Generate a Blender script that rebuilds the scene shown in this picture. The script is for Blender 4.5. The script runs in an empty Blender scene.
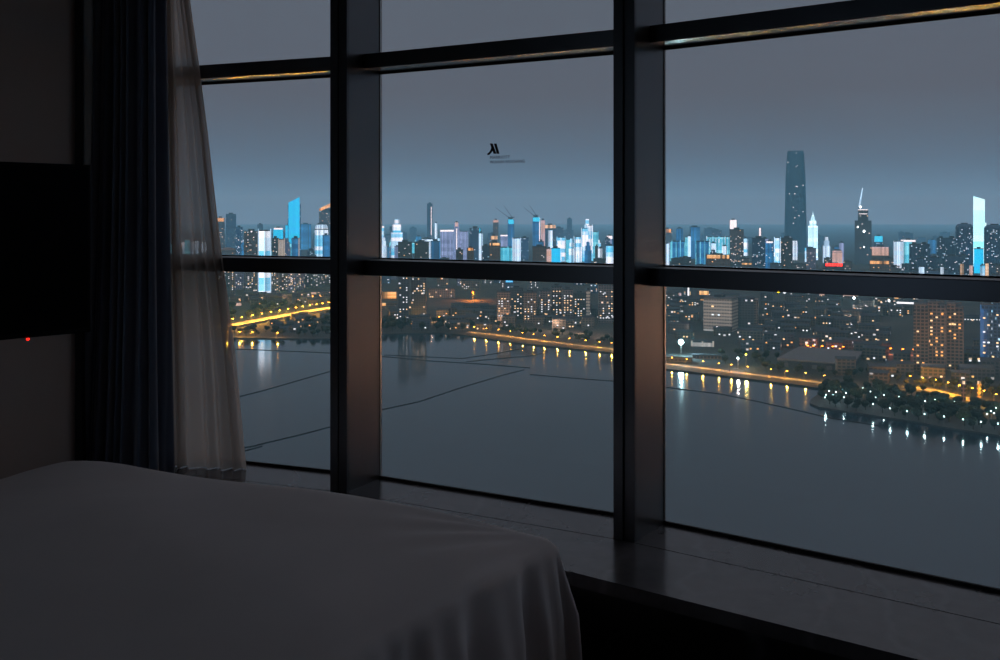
import bpy, bmesh, math, random
from mathutils import Vector, Matrix
from mathutils.geometry import tessellate_polygon
random.seed(7)
PI = math.pi
S = bpy.context.scene
C = S.collection
EYE = 1.70                 # camera height above the room floor (m)
F = 1000.0                 # focal length in pixels of the 1000x660 frame
YH = 215.0                 # horizon row
ZW = EYE - 150.0           # lake level
ZG = ZW + 1.2              # ground level of the city

# ---------------------------------------------------------------- helpers
def lin(r, g, b):
    f = lambda c: c/12.92 if c <= .04045 else ((c+.055)/1.055)**2.4
    return (f(r/255), f(g/255), f(b/255), 1)

def ground(px, py, z=None):
    """world point of the plane z seen at a pixel of the photograph"""
    z = ZG if z is None else z
    Y = (EYE-z)*F/(py-YH)
    return Vector(((px-500)/F*Y, Y, z))

class MB:
    def __init__(s): s.bm = bmesh.new()
    def box(s, x0, x1, y0, y1, z0, z1):
        v = [s.bm.verts.new((x, y, z)) for z in (z0, z1) for x, y in ((x0, y0), (x1, y0), (x1, y1), (x0, y1))]
        for f in ((3, 2, 1, 0), (4, 5, 6, 7), (0, 1, 5, 4), (1, 2, 6, 5), (2, 3, 7, 6), (3, 0, 4, 7)):
            s.bm.faces.new([v[i] for i in f])
        return s
    def prism(s, pts, z0, z1):
        """pts: plan polygon; z0/z1 numbers or per-vertex lists"""
        n = len(pts)
        a = z0 if isinstance(z0, (list, tuple)) else [z0]*n
        b = z1 if isinstance(z1, (list, tuple)) else [z1]*n
        lo = [s.bm.verts.new((p[0], p[1], a[i])) for i, p in enumerate(pts)]
        hi = [s.bm.verts.new((p[0], p[1], b[i])) for i, p in enumerate(pts)]
        s.bm.faces.new(lo[::-1]); s.bm.faces.new(hi)
        for i in range(n):
            j = (i+1) % n
            s.bm.faces.new((lo[i], lo[j], hi[j], hi[i]))
        return s
    def ring(s, secs, n=16, sq=0.0):
        """stack of (z, rx, ry[, cx, cy]) rings; sq squares the outline"""
        rows = []
        for q in secs:
            z, rx, ry = q[:3]; cx, cy = (q[3], q[4]) if len(q) > 3 else (0, 0)
            r = []
            for i in range(n):
                a = 2*PI*(i+.5)/n
                c, d = math.cos(a), math.sin(a)
                if sq:
                    c = math.copysign(abs(c)**(1-sq), c); d = math.copysign(abs(d)**(1-sq), d)
                r.append(s.bm.verts.new((cx+rx*c, cy+ry*d, z)))
            rows.append(r)
        for a, b in zip(rows, rows[1:]):
            for i in range(n):
                s.bm.faces.new((a[i], a[(i+1) % n], b[(i+1) % n], b[i]))
        s.bm.faces.new(rows[0][::-1]); s.bm.faces.new(rows[-1])
        return s
    def tube(s, p, q, r, n=8, r2=None):
        p, q = Vector(p), Vector(q); d = (q-p).normalized()
        u = d.orthogonal().normalized(); w = d.cross(u); r2 = r if r2 is None else r2
        A = [s.bm.verts.new(p+r*(u*math.cos(2*PI*i/n)+w*math.sin(2*PI*i/n))) for i in range(n)]
        B = [s.bm.verts.new(q+r2*(u*math.cos(2*PI*i/n)+w*math.sin(2*PI*i/n))) for i in range(n)]
        for i in range(n): s.bm.faces.new((A[i], A[(i+1) % n], B[(i+1) % n], B[i]))
        s.bm.faces.new(A[::-1]); s.bm.faces.new(B)
        return s
    def beam(s, P, Q, n, d0, d1, z0, z1):
        """box that follows P->Q in plan, from d0 to d1 along the plan vector n"""
        pts = [(P[0]+n[0]*d0, P[1]+n[1]*d0), (Q[0]+n[0]*d0, Q[1]+n[1]*d0), (Q[0]+n[0]*d1, Q[1]+n[1]*d1), (P[0]+n[0]*d1, P[1]+n[1]*d1)]
        return s.prism(pts, z0, z1)
    def mesh(s, name, bevel=0, smooth=False):
        bmesh.ops.recalc_face_normals(s.bm, faces=s.bm.faces)
        if bevel:
            bmesh.ops.bevel(s.bm, geom=list(s.bm.edges), offset=bevel, segments=2, affect='EDGES', profile=.5)
        me = bpy.data.meshes.new(name); s.bm.to_mesh(me); s.bm.free()
        if smooth:
            for p in me.polygons: p.use_smooth = True
        return me
    def build(s, name, mat, parent=None, bevel=0, smooth=False):
        o = bpy.data.objects.new(name, s.mesh(name, bevel, smooth)); C.objects.link(o)
        if mat: o.data.materials.append(mat)
        if parent: o.parent = parent
        return o

def tag(o, label=None, cat=None, group=None, kind=None):
    for k, v in (('label', label), ('category', cat), ('group', group), ('kind', kind)):
        if v: o[k] = v
    return o
def empty(name, loc=(0, 0, 0), rz=0):
    o = bpy.data.objects.new(name, None); C.objects.link(o)
    o.empty_display_size = .1; o.location = loc; o.rotation_euler = (0, 0, rz)
    return o
def copy_tree(o, parent=None):
    c = o.copy(); C.objects.link(c)
    if parent: c.parent = parent
    for ch in list(o.children): copy_tree(ch, c)
    return c

# ---------------------------------------------------------------- materials
class NT:
    def __init__(s, name):
        s.m = bpy.data.materials.new(name); s.m.use_nodes = True
        s.t = s.m.node_tree; s.t.nodes.clear()
        s.out = s.n('ShaderNodeOutputMaterial')
    def n(s, typ, **kw):
        x = s.t.nodes.new(typ)
        for k, v in kw.items(): setattr(x, k, v)
        return x
    def l(s, a, b): s.t.links.new(a, b)
    def put(s, sock, v):
        if hasattr(v, 'links') or isinstance(v, bpy.types.NodeSocket): s.l(v, sock)
        else: sock.default_value = v
    def math(s, op, a, b=None, c=None):
        x = s.n('ShaderNodeMath', operation=op)
        s.put(x.inputs[0], a)
        if b is not None: s.put(x.inputs[1], b)
        if c is not None: s.put(x.inputs[2], c)
        return x.outputs[0]
    def mix(s, f, a, b):
        x = s.n('ShaderNodeMix', data_type='RGBA')
        s.put(x.inputs[0], f); s.put(x.inputs[6], a); s.put(x.inputs[7], b)
        return x.outputs[2]
    def noise(s, scale, detail=4, vec=None, rough=.55):
        x = s.n('ShaderNodeTexNoise'); x.inputs['Scale'].default_value = scale
        x.inputs['Detail'].default_value = detail; x.inputs['Roughness'].default_value = rough
        if vec is not None: s.l(vec, x.inputs['Vector'])
        return x.outputs['Fac']
    def ramp(s, fac, stops):
        x = s.n('ShaderNodeValToRGB'); e = x.color_ramp.elements
        while len(e) < len(stops): e.new(.5)
        for i, (p, c) in enumerate(stops): e[i].position = p; e[i].color = c
        s.put(x.inputs[0], fac); return x.outputs[0]
    def bsdf(s, **kw):
        x = s.n('ShaderNodeBsdfPrincipled')
        for k, v in kw.items(): s.put(x.inputs[k.replace('_', ' ')], v)
        return x
    def done(s, sh, sampling=None):
        s.l(sh, s.out.inputs[0])
        if sampling: s.m.cycles.emission_sampling = sampling
        return s.m

def plain(name, col, rough=.6, metal=0., spec=.4, var=.12, scale=8., bump=0., **kw):
    t = NT(name)
    tc = t.n('ShaderNodeTexCoord').outputs['Object']
    f = t.noise(scale, 4, tc)
    a = tuple(c*(1-var) for c in col[:3])+(1,); b = tuple(min(1, c*(1+var)) for c in col[:3])+(1,)
    p = t.bsdf(Base_Color=t.mix(f, a, b), Roughness=rough, Metallic=metal, Specular_IOR_Level=spec)
    for k, v in kw.items(): p.inputs[k.replace('_', ' ')].default_value = v
    if bump:
        b_ = t.n('ShaderNodeBump'); b_.inputs['Strength'].default_value = bump; b_.inputs['Distance'].default_value = .01
        t.l(f, b_.inputs['Height']); t.l(b_.outputs[0], p.inputs['Normal'])
    return t.done(p.outputs[0])

def glow(name, col, strength, sampling='NONE'):
    t = NT(name); e = t.n('ShaderNodeEmission')
    e.inputs[0].default_value = col; e.inputs[1].default_value = strength
    return t.done(e.outputs[0], sampling)

def face_coords(t):
    tc = t.n('ShaderNodeTexCoord')
    p = t.n('ShaderNodeSeparateXYZ'); t.l(tc.outputs['Object'], p.inputs[0])
    q = t.n('ShaderNodeSeparateXYZ'); t.l(tc.outputs['Normal'], q.inputs[0])
    side = t.math('GREATER_THAN', t.math('ABSOLUTE', q.outputs[0]), .6)
    u = t.math('ADD', t.math('MULTIPLY', p.outputs[0], t.math('SUBTRACT', 1., side)), t.math('MULTIPLY', p.outputs[1], side))
    wall = t.math('LESS_THAN', t.math('ABSOLUTE', q.outputs[2]), .5)
    rnd = t.n('ShaderNodeObjectInfo').outputs['Random']
    return u, p.outputs[2], side, wall, rnd

def facade(name, wall, pane, frac, colA, colB, strength, cw=3.6, fh=3.3, ww=.7, wh=.6):
    """masonry wall with a grid of panes of which a few are lit"""
    t = NT(name); u, z, side, isw, rnd = face_coords(t)
    cu = t.math('DIVIDE', u, cw); cv = t.math('DIVIDE', z, fh)
    key = t.n('ShaderNodeCombineXYZ')
    t.l(t.math('FLOOR', cu), key.inputs[0]); t.l(t.math('FLOOR', cv), key.inputs[1])
    t.l(t.math('ADD', t.math('MULTIPLY', rnd, 731.), t.math('MULTIPLY', side, 57.)), key.inputs[2])
    w = t.n('ShaderNodeTexWhiteNoise', noise_dimensions='3D'); t.l(key.outputs[0], w.inputs['Vector'])
    fu = t.math('ABSOLUTE', t.math('SUBTRACT', t.math('FRACT', cu), .5))
    fv = t.math('ABSOLUTE', t.math('SUBTRACT', t.math('FRACT', cv), .5))
    m = t.math('MULTIPLY', t.math('MULTIPLY', t.math('LESS_THAN', fu, ww/2), t.math('LESS_THAN', fv, wh/2)), isw)
    lit = t.math('MULTIPLY', t.math('GREATER_THAN', w.outputs['Value'], 1-frac), m)
    sep = t.n('ShaderNodeSeparateColor'); t.l(w.outputs['Color'], sep.inputs[0])
    nz = t.noise(.05, 3, t.n('ShaderNodeTexCoord').outputs['Object'])
    base = t.mix(m, t.mix(nz, tuple(c*.75 for c in wall[:3])+(1,), wall), pane)
    st = t.math('MULTIPLY', t.math('MULTIPLY', lit, strength), t.math('ADD', .35, t.math('MULTIPLY', sep.outputs[1], .9)))
    p = t.bsdf(Base_Color=base, Roughness=.55, Emission_Color=t.mix(sep.outputs[2], colA, colB), Emission_Strength=st)
    return t.done(p.outputs[0], 'NONE')

def led(name, col, col2, strength, cw=5., fh=12., lo=.45, sampling='NONE', base=lin(40, 60, 80)):
    """tower front covered with light strips: uneven columns and floors"""
    t = NT(name); u, z, side, isw, rnd = face_coords(t)
    key = t.n('ShaderNodeCombineXYZ'); t.l(t.math('FLOOR', t.math('DIVIDE', u, cw)), key.inputs[0]); t.l(t.math('MULTIPLY', rnd, 311.), key.inputs[2])
    w = t.n('ShaderNodeTexWhiteNoise', noise_dimensions='3D'); t.l(key.outputs[0], w.inputs['Vector'])
    k2 = t.n('ShaderNodeCombineXYZ'); t.l(t.math('FLOOR', t.math('DIVIDE', z, fh)), k2.inputs[1]); t.l(t.math('MULTIPLY', rnd, 97.), k2.inputs[2])
    w2 = t.n('ShaderNodeTexWhiteNoise', noise_dimensions='3D'); t.l(k2.outputs[0], w2.inputs['Vector'])
    br = t.math('MULTIPLY', t.math('ADD', lo, t.math('MULTIPLY', w.outputs['Value'], 1-lo)), t.math('ADD', .75, t.math('MULTIPLY', w2.outputs['Value'], .25)))
    st = t.math('MULTIPLY', t.math('MULTIPLY', br, strength), isw)
    p = t.bsdf(Base_Color=base, Roughness=.4, Emission_Color=t.mix(w2.outputs['Value'], col, col2), Emission_Strength=st)
    return t.done(p.outputs[0], sampling)

WARM, COOL, AMB = lin(255, 214, 150), lin(215, 235, 255), lin(255, 170, 80)
M = {}
M['frame'] = plain('dark anodised metal', lin(100, 101, 104), rough=.28, metal=.9, var=.05)
M['gasket'] = plain('black rubber', lin(14, 15, 16), rough=.7)
M['bead'] = plain('brushed steel', lin(190, 188, 184), rough=.22, metal=1.)
M['ledge'] = plain('satin aluminium', lin(150, 150, 152), rough=.4, metal=.6)
M['plaster'] = plain('dark brown wall panel', lin(190, 176, 168), rough=.7, var=.08, scale=3)
M['recess'] = plain('black reveal', lin(20, 18, 18), rough=.8)
M['ceil'] = plain('ceiling paint', lin(150, 148, 145), rough=.9)
M['floor'] = plain('dark carpet', lin(38, 34, 34), rough=.95, scale=60, bump=.3)
M['tv'] = plain('black plastic', lin(8, 8, 9), rough=.5, spec=.15)
M['screen'] = plain('black screen glass', lin(4, 4, 5), rough=.3, spec=.06)
M['steel'] = plain('galvanised steel', lin(120, 120, 118), rough=.5, metal=.4)
M['roofing'] = plain('grey roof sheet', lin(96, 92, 94), rough=.7, var=.15, scale=.08)
M['concrete'] = plain('concrete', lin(92, 92, 94), rough=.85, var=.15, scale=.2)
M['darkcon'] = plain('dark concrete', lin(58, 62, 70), rough=.85, var=.15, scale=.2)
M['asphalt'] = plain('asphalt', lin(140, 134, 122), rough=.75, var=.15, scale=.3)
M['paving'] = plain('pale plaza paving', lin(140, 130, 122), rough=.8, var=.15, scale=.1)
M['bark'] = plain('bark', lin(50, 42, 34), rough=.9)
M['sign'] = plain('black vinyl', lin(8, 9, 12), rough=.5)
M['signgrey'] = plain('dark grey vinyl', lin(34, 42, 56), rough=.5)

def marble():
    t = NT('dark grey marble'); tc = t.n('ShaderNodeTexCoord').outputs['Object']
    n1 = t.noise(2.2, 6, tc, .6)
    wv = t.n('ShaderNodeTexWave'); wv.inputs['Scale'].default_value = 1.1; wv.inputs['Distortion'].default_value = 9
    wv.inputs['Detail'].default_value = 5; wv.inputs['Detail Scale'].default_value = 1.4; t.l(tc, wv.inputs['Vector'])
    vein = t.math('POWER', wv.outputs['Fac'], 14.)
    col = t.mix(t.math('MULTIPLY', vein, .10), t.ramp(n1, [(.3, lin(62, 60, 64)), (.7, lin(104, 100, 102))]), lin(165, 165, 168))
    p = t.bsdf(Base_Color=col, Roughness=t.ramp(n1, [(0, (.12,)*3+(1,)), (1, (.26,)*3+(1,))]), Specular_IOR_Level=.6)
    return t.done(p.outputs[0])
M['marble'] = marble()

def black_marble():
    t = NT('black veined stone'); tc = t.n('ShaderNodeTexCoord').outputs['Object']
    wv = t.n('ShaderNodeTexWave'); wv.inputs['Scale'].default_value = .7; wv.inputs['Distortion'].default_value = 14; wv.inputs['Detail'].default_value = 4
    t.l(tc, wv.inputs['Vector'])
    p = t.bsdf(Base_Color=t.mix(t.math('MULTIPLY', t.math('POWER', wv.outputs['Fac'], 30.), .4), lin(20, 20, 23), lin(90, 92, 98)), Roughness=.3)
    return t.done(p.outputs[0])
M['riser'] = black_marble()

def glass():
    t = NT('window glass')
    fr = t.n('ShaderNodeFresnel'); fr.inputs[0].default_value = 1.1
    g = t.n('ShaderNodeBsdfGlossy'); g.inputs['Roughness'].default_value = 0.0; g.inputs[0].default_value = (.9, .95, 1, 1)
    tr = t.n('ShaderNodeBsdfTransparent'); tr.inputs[0].default_value = (.985, .99, .995, 1)
    m = t.n('ShaderNodeMixShader'); t.l(fr.outputs[0], m.inputs[0]); t.l(tr.outputs[0], m.inputs[1]); t.l(g.outputs[0], m.inputs[2])
    return t.done(m.outputs[0])
M['glass'] = glass()

def fabric(name, col, rough=.95, sheen=.3, scale=400., bump=.15, transmit=0.):
    t = NT(name); tc = t.n('ShaderNodeTexCoord').outputs['Object']
    f = t.noise(scale, 2, tc); g = t.noise(3., 3, tc)
    p = t.bsdf(Base_Color=t.mix(g, tuple(c*.85 for c in col[:3])+(1,), col), Roughness=rough, Specular_IOR_Level=.15, Sheen_Weight=sheen, Sheen_Roughness=.5)
    b = t.n('ShaderNodeBump'); b.inputs['Strength'].default_value = bump; b.inputs['Distance'].default_value = .002
    t.l(f, b.inputs['Height']); t.l(b.outputs[0], p.inputs['Normal'])
    return t.done(p.outputs[0])
M['duvet'] = fabric('white cotton', lin(238, 231, 232), sheen=.1)
M['mattress'] = fabric('mattress ticking', lin(170, 168, 165))
M['velvet'] = fabric('dark slate velvet', lin(118, 128, 148), sheen=.6, scale=900, bump=.4)

def sheer():
    t = NT('sheer voile')
    d = t.n('ShaderNodeBsdfDiffuse'); d.inputs[0].default_value = lin(214, 204, 196)
    tl = t.n('ShaderNodeBsdfTranslucent'); tl.inputs[0].default_value = lin(214, 204, 196)
    m1 = t.n('ShaderNodeMixShader'); m1.inputs[0].default_value = .6; t.l(d.outputs[0], m1.inputs[1]); t.l(tl.outputs[0], m1.inputs[2])
    tr = t.n('ShaderNodeBsdfTransparent')
    lw = t.n('ShaderNodeLayerWeight'); lw.inputs[0].default_value = .35
    fac = t.ramp(lw.outputs['Facing'], [(0, (.88,)*3+(1,)), (.8, (1, 1, 1, 1))])
    m2 = t.n('ShaderNodeMixShader'); t.l(fac, m2.inputs[0]); t.l(tr.outputs[0], m2.inputs[1]); t.l(m1.outputs[0], m2.inputs[2])
    return t.done(m2.outputs[0])
M['sheer'] = sheer()

def water():
    t = NT('lake water'); tc = t.n('ShaderNodeTexCoord').outputs['Object']
    mp = t.n('ShaderNodeMapping'); mp.inputs['Scale'].default_value = (1, .6, 1); t.l(tc, mp.inputs[0])
    n1 = t.noise(.25, 3, mp.outputs[0]); n2 = t.noise(.006, 3, mp.outputs[0])
    b = t.n('ShaderNodeBump'); b.inputs['Strength'].default_value = .25; b.inputs['Distance'].default_value = .12
    t.l(n1, b.inputs['Height'])
    p = t.bsdf(Base_Color=t.mix(n2, lin(36, 45, 54), lin(46, 56, 66)), Roughness=t.ramp(n2, [(.3, (.07,)*3+(1,)), (.7, (.13,)*3+(1,))]), IOR=1.5, Normal=b.outputs[0])
    return t.done(p.outputs[0])
M['water'] = water()

def soil():
    t = NT('dark city ground'); tc = t.n('ShaderNodeTexCoord').outputs['Object']
    n = t.noise(.012, 5, tc)
    p = t.bsdf(Base_Color=t.ramp(n, [(.3, lin(34, 36, 36)), (.55, lin(50, 50, 50)), (.75, lin(66, 64, 62))]), Roughness=.9)
    return t.done(p.outputs[0])
M['soil'] = soil()

def leaves(name, a, b):
    t = NT(name); tc = t.n('ShaderNodeTexCoord').outputs['Object']
    n = t.noise(1.1, 5, tc)
    p = t.bsdf(Base_Color=t.ramp(n, [(.3, a), (.7, b)]), Roughness=.85, Specular_IOR_Level=.2)
    bm_ = t.n('ShaderNodeBump'); bm_.inputs['Strength'].default_value = .8; bm_.inputs['Distance'].default_value = .6
    t.l(n, bm_.inputs['Height']); t.l(bm_.outputs[0], p.inputs['Normal'])
    return t.done(p.outputs[0])
M['leaf'] = leaves('dark foliage', lin(26, 30, 26), lin(46, 50, 42))
M['leaf2'] = leaves('olive foliage', lin(36, 38, 28), lin(64, 64, 44))

# facades
DG = lin(26, 32, 40)
M['f_dark'] = facade('dark flats', lin(74, 78, 88), DG, .03, WARM, COOL, 1.4)
M['f_brown'] = facade('brown brick flats', lin(122, 106, 99), DG, .012, WARM, AMB, 1.4)
M['f_grey'] = facade('grey office wall', lin(120, 122, 128), lin(30, 38, 50), .07, COOL, WARM, 1.4)
M['f_blue'] = facade('blue glass office wall', lin(60, 96, 132), lin(26, 50, 80), .08, COOL, lin(150, 220, 255), 1.4)
M['f_busy'] = facade('flats with many lit windows', lin(112, 104, 108), DG, .07, WARM, COOL, 1.2)
M['f_lilac'] = facade('pale concrete tower', lin(140, 146, 176), lin(60, 66, 96), .09, COOL, WARM, 1.2)
M['f_hotel'] = facade('gridded slab front', lin(196, 190, 180), lin(96, 92, 90), .004, WARM, WARM, 1.5, cw=3.4, fh=4.2, ww=.8, wh=.45)
M['f_sky'] = facade('bluish skyline wall', lin(84, 104, 130), lin(36, 60, 90), .05, COOL, lin(170, 220, 255), 1.2)
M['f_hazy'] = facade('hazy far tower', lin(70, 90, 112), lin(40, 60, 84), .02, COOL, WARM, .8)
M['f_house'] = facade('low house wall', lin(96, 90, 86), DG, .05, WARM, COOL, 1.2, cw=4, fh=3.2)
M['f_tall'] = facade('curtain wall of a supertall', lin(42, 70, 92), lin(20, 40, 58), .006, COOL, COOL, 1.2, cw=4.5, fh=4.2, ww=.86, wh=.75)
M['f_site'] = facade('open floors of a tower being built', lin(88, 92, 98), lin(20, 24, 30), .04, COOL, WARM, 1.4, cw=5, fh=4)
# light-clad fronts
CY, SKY_, WH, TEAL, BLUE, LAV = lin(0, 176, 238), lin(70, 195, 250), lin(225, 240, 255), lin(70, 190, 205), lin(18, 98, 172), lin(128, 150, 205)
M['l_cyan'] = led('cyan lit tower front', lin(0, 195, 248), lin(20, 170, 235), 1.9, lo=.8, sampling='FRONT')
M['l_sky'] = led('pale blue lit front', SKY_, WH, 2.3, lo=.3)
M['l_white'] = led('white lit front', lin(200, 232, 255), lin(160, 215, 255), 2.3, cw=4, lo=.25)
M['l_bright'] = led('bright white-cyan screen front', lin(190, 245, 255), lin(120, 220, 255), 2.6, cw=40, fh=18, lo=.85, sampling='FRONT')
M['l_teal'] = led('teal lit front', lin(60, 190, 230), lin(120, 220, 245), 1.7, cw=4, lo=.4)
M['l_blue'] = led('blue washed front', lin(20, 110, 185), lin(40, 140, 210), 1.05, lo=.25)
M['l_lav'] = led('lavender lit front', LAV, lin(150, 180, 235), 1.15, cw=4, lo=.45)
M['l_pearl'] = led('pearl lit tower', lin(150, 215, 245), lin(190, 235, 255), 3.2, cw=4, lo=.6, sampling='FRONT')
M['l_pink'] = led('pale pink lit front', lin(255, 214, 190), lin(235, 215, 225), .9, lo=.6)
M['l_beige'] = led('beige lit front', lin(225, 215, 190), lin(200, 205, 205), .75, cw=3, lo=.4)
M['l_bluflat'] = led('blue lit flats edge', lin(30, 120, 215), lin(70, 160, 240), .42, cw=3.5, fh=3.3, lo=.15)
M['g_white'] = glow('white light', lin(235, 245, 255), 1.6)
M['g_cyan'] = glow('cyan light', lin(60, 205, 255), 1.4)
M['g_orange'] = led('orange shop lights', lin(255, 170, 80), lin(255, 215, 150), 1.5, cw=5, fh=2.5, lo=.05, base=lin(60, 50, 44))
M['g_amber'] = led('amber shop lights', lin(255, 215, 160), lin(255, 230, 200), 1.5, cw=4, fh=2.5, lo=.1, base=lin(60, 54, 48))
M['g_red'] = glow('red sign light', lin(255, 40, 30), 7.0, 'FRONT')
M['g_yellow'] = glow('yellow floodlight', lin(250, 240, 30), 3.0)
M['g_flood'] = glow('white-cyan floodlight', lin(190, 248, 255), 180.0, 'FRONT')
M['g_sodium'] = glow('sodium lamp', lin(255, 168, 48), 26.0, 'FRONT')
M['g_deep'] = glow('deep orange lamp', lin(255, 130, 30), 12.0)
M['g_park'] = glow('white park lamp', lin(200, 245, 250), 7.0)
M['g_win'] = glow('warm lit window', lin(255, 220, 165), 1.5)
M['g_win2'] = glow('cool lit window', lin(225, 240, 250), 1.5)
M['g_win3'] = glow('amber lit window', lin(255, 190, 110), 1.4)
M['g_led'] = glow('standby light', lin(255, 30, 20), 4.0)

# ================================================================= ROOM
# plan points of the faceted glass line (x right, y away from the camera)
W = [(-3.40, 5.92), (-2.00, 5.51), (-0.632, 4.97), (0.657, 4.245), (1.83, 3.37), (2.88, 2.34), (3.66, 1.09)]
def nrm(a, b):
    dx, dy = b[0]-a[0], b[1]-a[1]; L = math.hypot(dx, dy)
    return (dy/L, -dx/L)          # towards the room
NB = [nrm(W[i], W[i+1]) for i in range(len(W)-1)]
def vn(i):
    a = NB[max(0, i-1)]; b = NB[min(len(NB)-1, i)]
    x, y = a[0]+b[0], a[1]+b[1]; L = math.hypot(x, y); x, y = x/L, y/L
    k = 1/(x*a[0]+y*a[1]); return (x, y, k)
def off(i, d):
    x, y, k = vn(i); return (W[i][0]+x*d*k, W[i][1]+y*d*k)

CEIL = 3.05; ZS = EYE-1.30            # ceiling and sill heights
HI, LO = 0.70, -0.21                  # undersides/ledges of transoms relative to the eye
MW, MD = .094, .298                    # mullion width, depth

for i in range(1, 6):                 # five uprights
    x, y, k = vn(i); tx, ty = -y, x
    P = W[i]
    ex = .05 if i in (1, 5) else 0
    m = MB()
    def rect(m, w0, w1, d0, d1, z0, z1):
        pts = [(P[0]+tx*w+x*d, P[1]+ty*w+y*d) for w, d in ((w0, d0), (w1, d0), (w1, d1), (w0, d1))]
        return m.prism(pts, z0, z1)
    rect(m, -MW/2, MW/2, -.012, MD-.012, ZS-.02, CEIL)
    o = m.build('trim_%d' % i, M['frame'], bevel=.003); tag(o, kind='structure')
    # two cover strips with a shadow groove between them
    for a, b in ((-MW/2, -.004), (.004, MW/2)):
        rect(MB(), a, b, MD-.012, MD, ZS-.02, CEIL).build('cover_strip', M['frame'], o, bevel=.002)
    for sgn in (-1, 1):  # shiny strips added for the bright reflection at the glass edge
        a = sgn*(MW/2); b = sgn*(MW/2+.004)
        rect(MB(), min(a, b), max(a, b), .001, .012, ZS, CEIL).build('glazing_bead', M['bead'], o)

for n, i in enumerate((1, 2, 3, 4), 1):
    A, B = W[i], W[i+1]; nn = NB[i]
    r = empty('window_%d' % n, ((A[0]+B[0])/2, (A[1]+B[1])/2, ZS)); tag(r, kind='structure')
    inv = Matrix.Translation(-r.location)
    def put(m, name, mat, bevel=0):
        o = m.build(name, mat, None, bevel); o.data.transform(inv); o.parent = r; return o
    for z0, z1 in ((ZS, EYE+LO-.07), (EYE+LO-.0, EYE+HI), (EYE+HI+.06, CEIL)):
        put(MB().beam(A, B, nn, -.014, .0, z0, z1), 'glass_pane', M['glass'])
    put(MB().beam(A, B, nn, -.02, .15, EYE+HI+.006, EYE+HI+.075), 'transom', M['frame'], .002)
    put(MB().beam(A, B, nn, -.02, .15, EYE-.29, EYE+LO-.009), 'transom', M['frame'], .002)
    put(MB().beam(A, B, nn, .014, .149, EYE+LO-.009, EYE+LO-.007), 'ledge', M['ledge'])  # paler metal puts the reflected sky highlight on the transom top
    put(MB().beam(A, B, nn, .014, .149, EYE+HI+.004, EYE+HI+.006), 'soffit', M['bead'])  # bright steel puts the reflected city highlight under the transom
    for z0, z1 in ((EYE+HI-.006, EYE+HI+.006), (EYE+LO-.007, EYE+LO-.001), (ZS-.001, ZS+.012)):
        put(MB().beam(A, B, nn, .001, .014, z0, z1), 'gasket', M['gasket'])

def strip_poly(d0, d1, i0=0, i1=6):
    return [off(i, d0) for i in range(i0, i1+1)] + [off(i, d1) for i in range(i1, i0-1, -1)]
def strip(mb, d0, d1, z0, z1, i0=0, i1=6):
    for i in range(i0, i1):
        mb.prism([off(i, d0), off(i+1, d0), off(i+1, d1), off(i, d1)], z0, z1)
    bmesh.ops.remove_doubles(mb.bm, verts=mb.bm.verts, dist=1e-4)
    return mb
sill = strip(MB(), .0, .296, ZS-.05, ZS).build('window_sill', M['marble']); tag(sill, kind='structure')
strip(MB(), .302, .72, ZS-.05, ZS).build('sill_slab', M['marble'], sill)
strip(MB(), .296, .302, ZS-.05, ZS-.006).build('joint', M['gasket'], sill)
wl = strip(MB(), .0, .69, -.02, ZS-.05).build('wall_window', M['riser']); tag(wl, kind='structure')

room = [(-4.9, 5.9), (-4.9, -2.6), (4.4, -2.6), (4.4, 1.0), W[6]] + [W[i] for i in range(5, -1, -1)]
fl = MB().prism(room, -.2, 0).build('floor', M['floor']); tag(fl, kind='structure')
ce = MB().prism(room, CEIL, CEIL+.25).build('ceiling', M['ceil']); tag(ce, kind='structure')
wb = MB().box(-4.9, 4.4, -2.75, -2.6, 0, CEIL).build('wall_back', M['plaster']); tag(wb, kind='structure')
wr = MB().box(4.4, 4.55, -2.75, 1.1, 0, CEIL).build('wall_right', M['plaster']); tag(wr, kind='structure')
wr2 = MB().prism([(3.62, 1.0), (4.55, 1.0), (4.55, 1.2), (3.72, 1.2)], 0, CEIL).build('wall_side', M['plaster']); tag(wr2, kind='structure')
# left wall: brown panel turning into a black reveal beside the curtain
wpl = MB().prism([(-1.955, 4.63), (-4.87, -.42), (-5.2, -.42), (-5.2, 5.9), (-2.30, 5.70)], 0, CEIL).build('wall_left', M['plaster']); tag(wpl, kind='structure')
wl2 = MB().prism([(-1.935, 4.625), (-1.955, 4.60), (-2.31, 5.72), (-2.27, 5.72)], 0, CEIL).build('trim_6', M['recess']); tag(wl2, kind='structure')
wl3 = MB().prism([(-2.33, 5.62), (-1.97, 5.495), (-1.95, 5.60), (-2.33, 5.80)], 0, CEIL).build('wall_corner', M['recess']); tag(wl3, kind='structure')
for k in (1, 2, 3):
    t0 = k*1.15
    px_, py_ = -1.955-.5*t0, 4.63-.866*t0
    MB().prism([(px_+.001, py_), (px_-.004, py_-.008), (px_-.02, py_), (px_-.016, py_+.008)], 0, CEIL).build('panel_joint', M['recess'], wpl)

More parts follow.
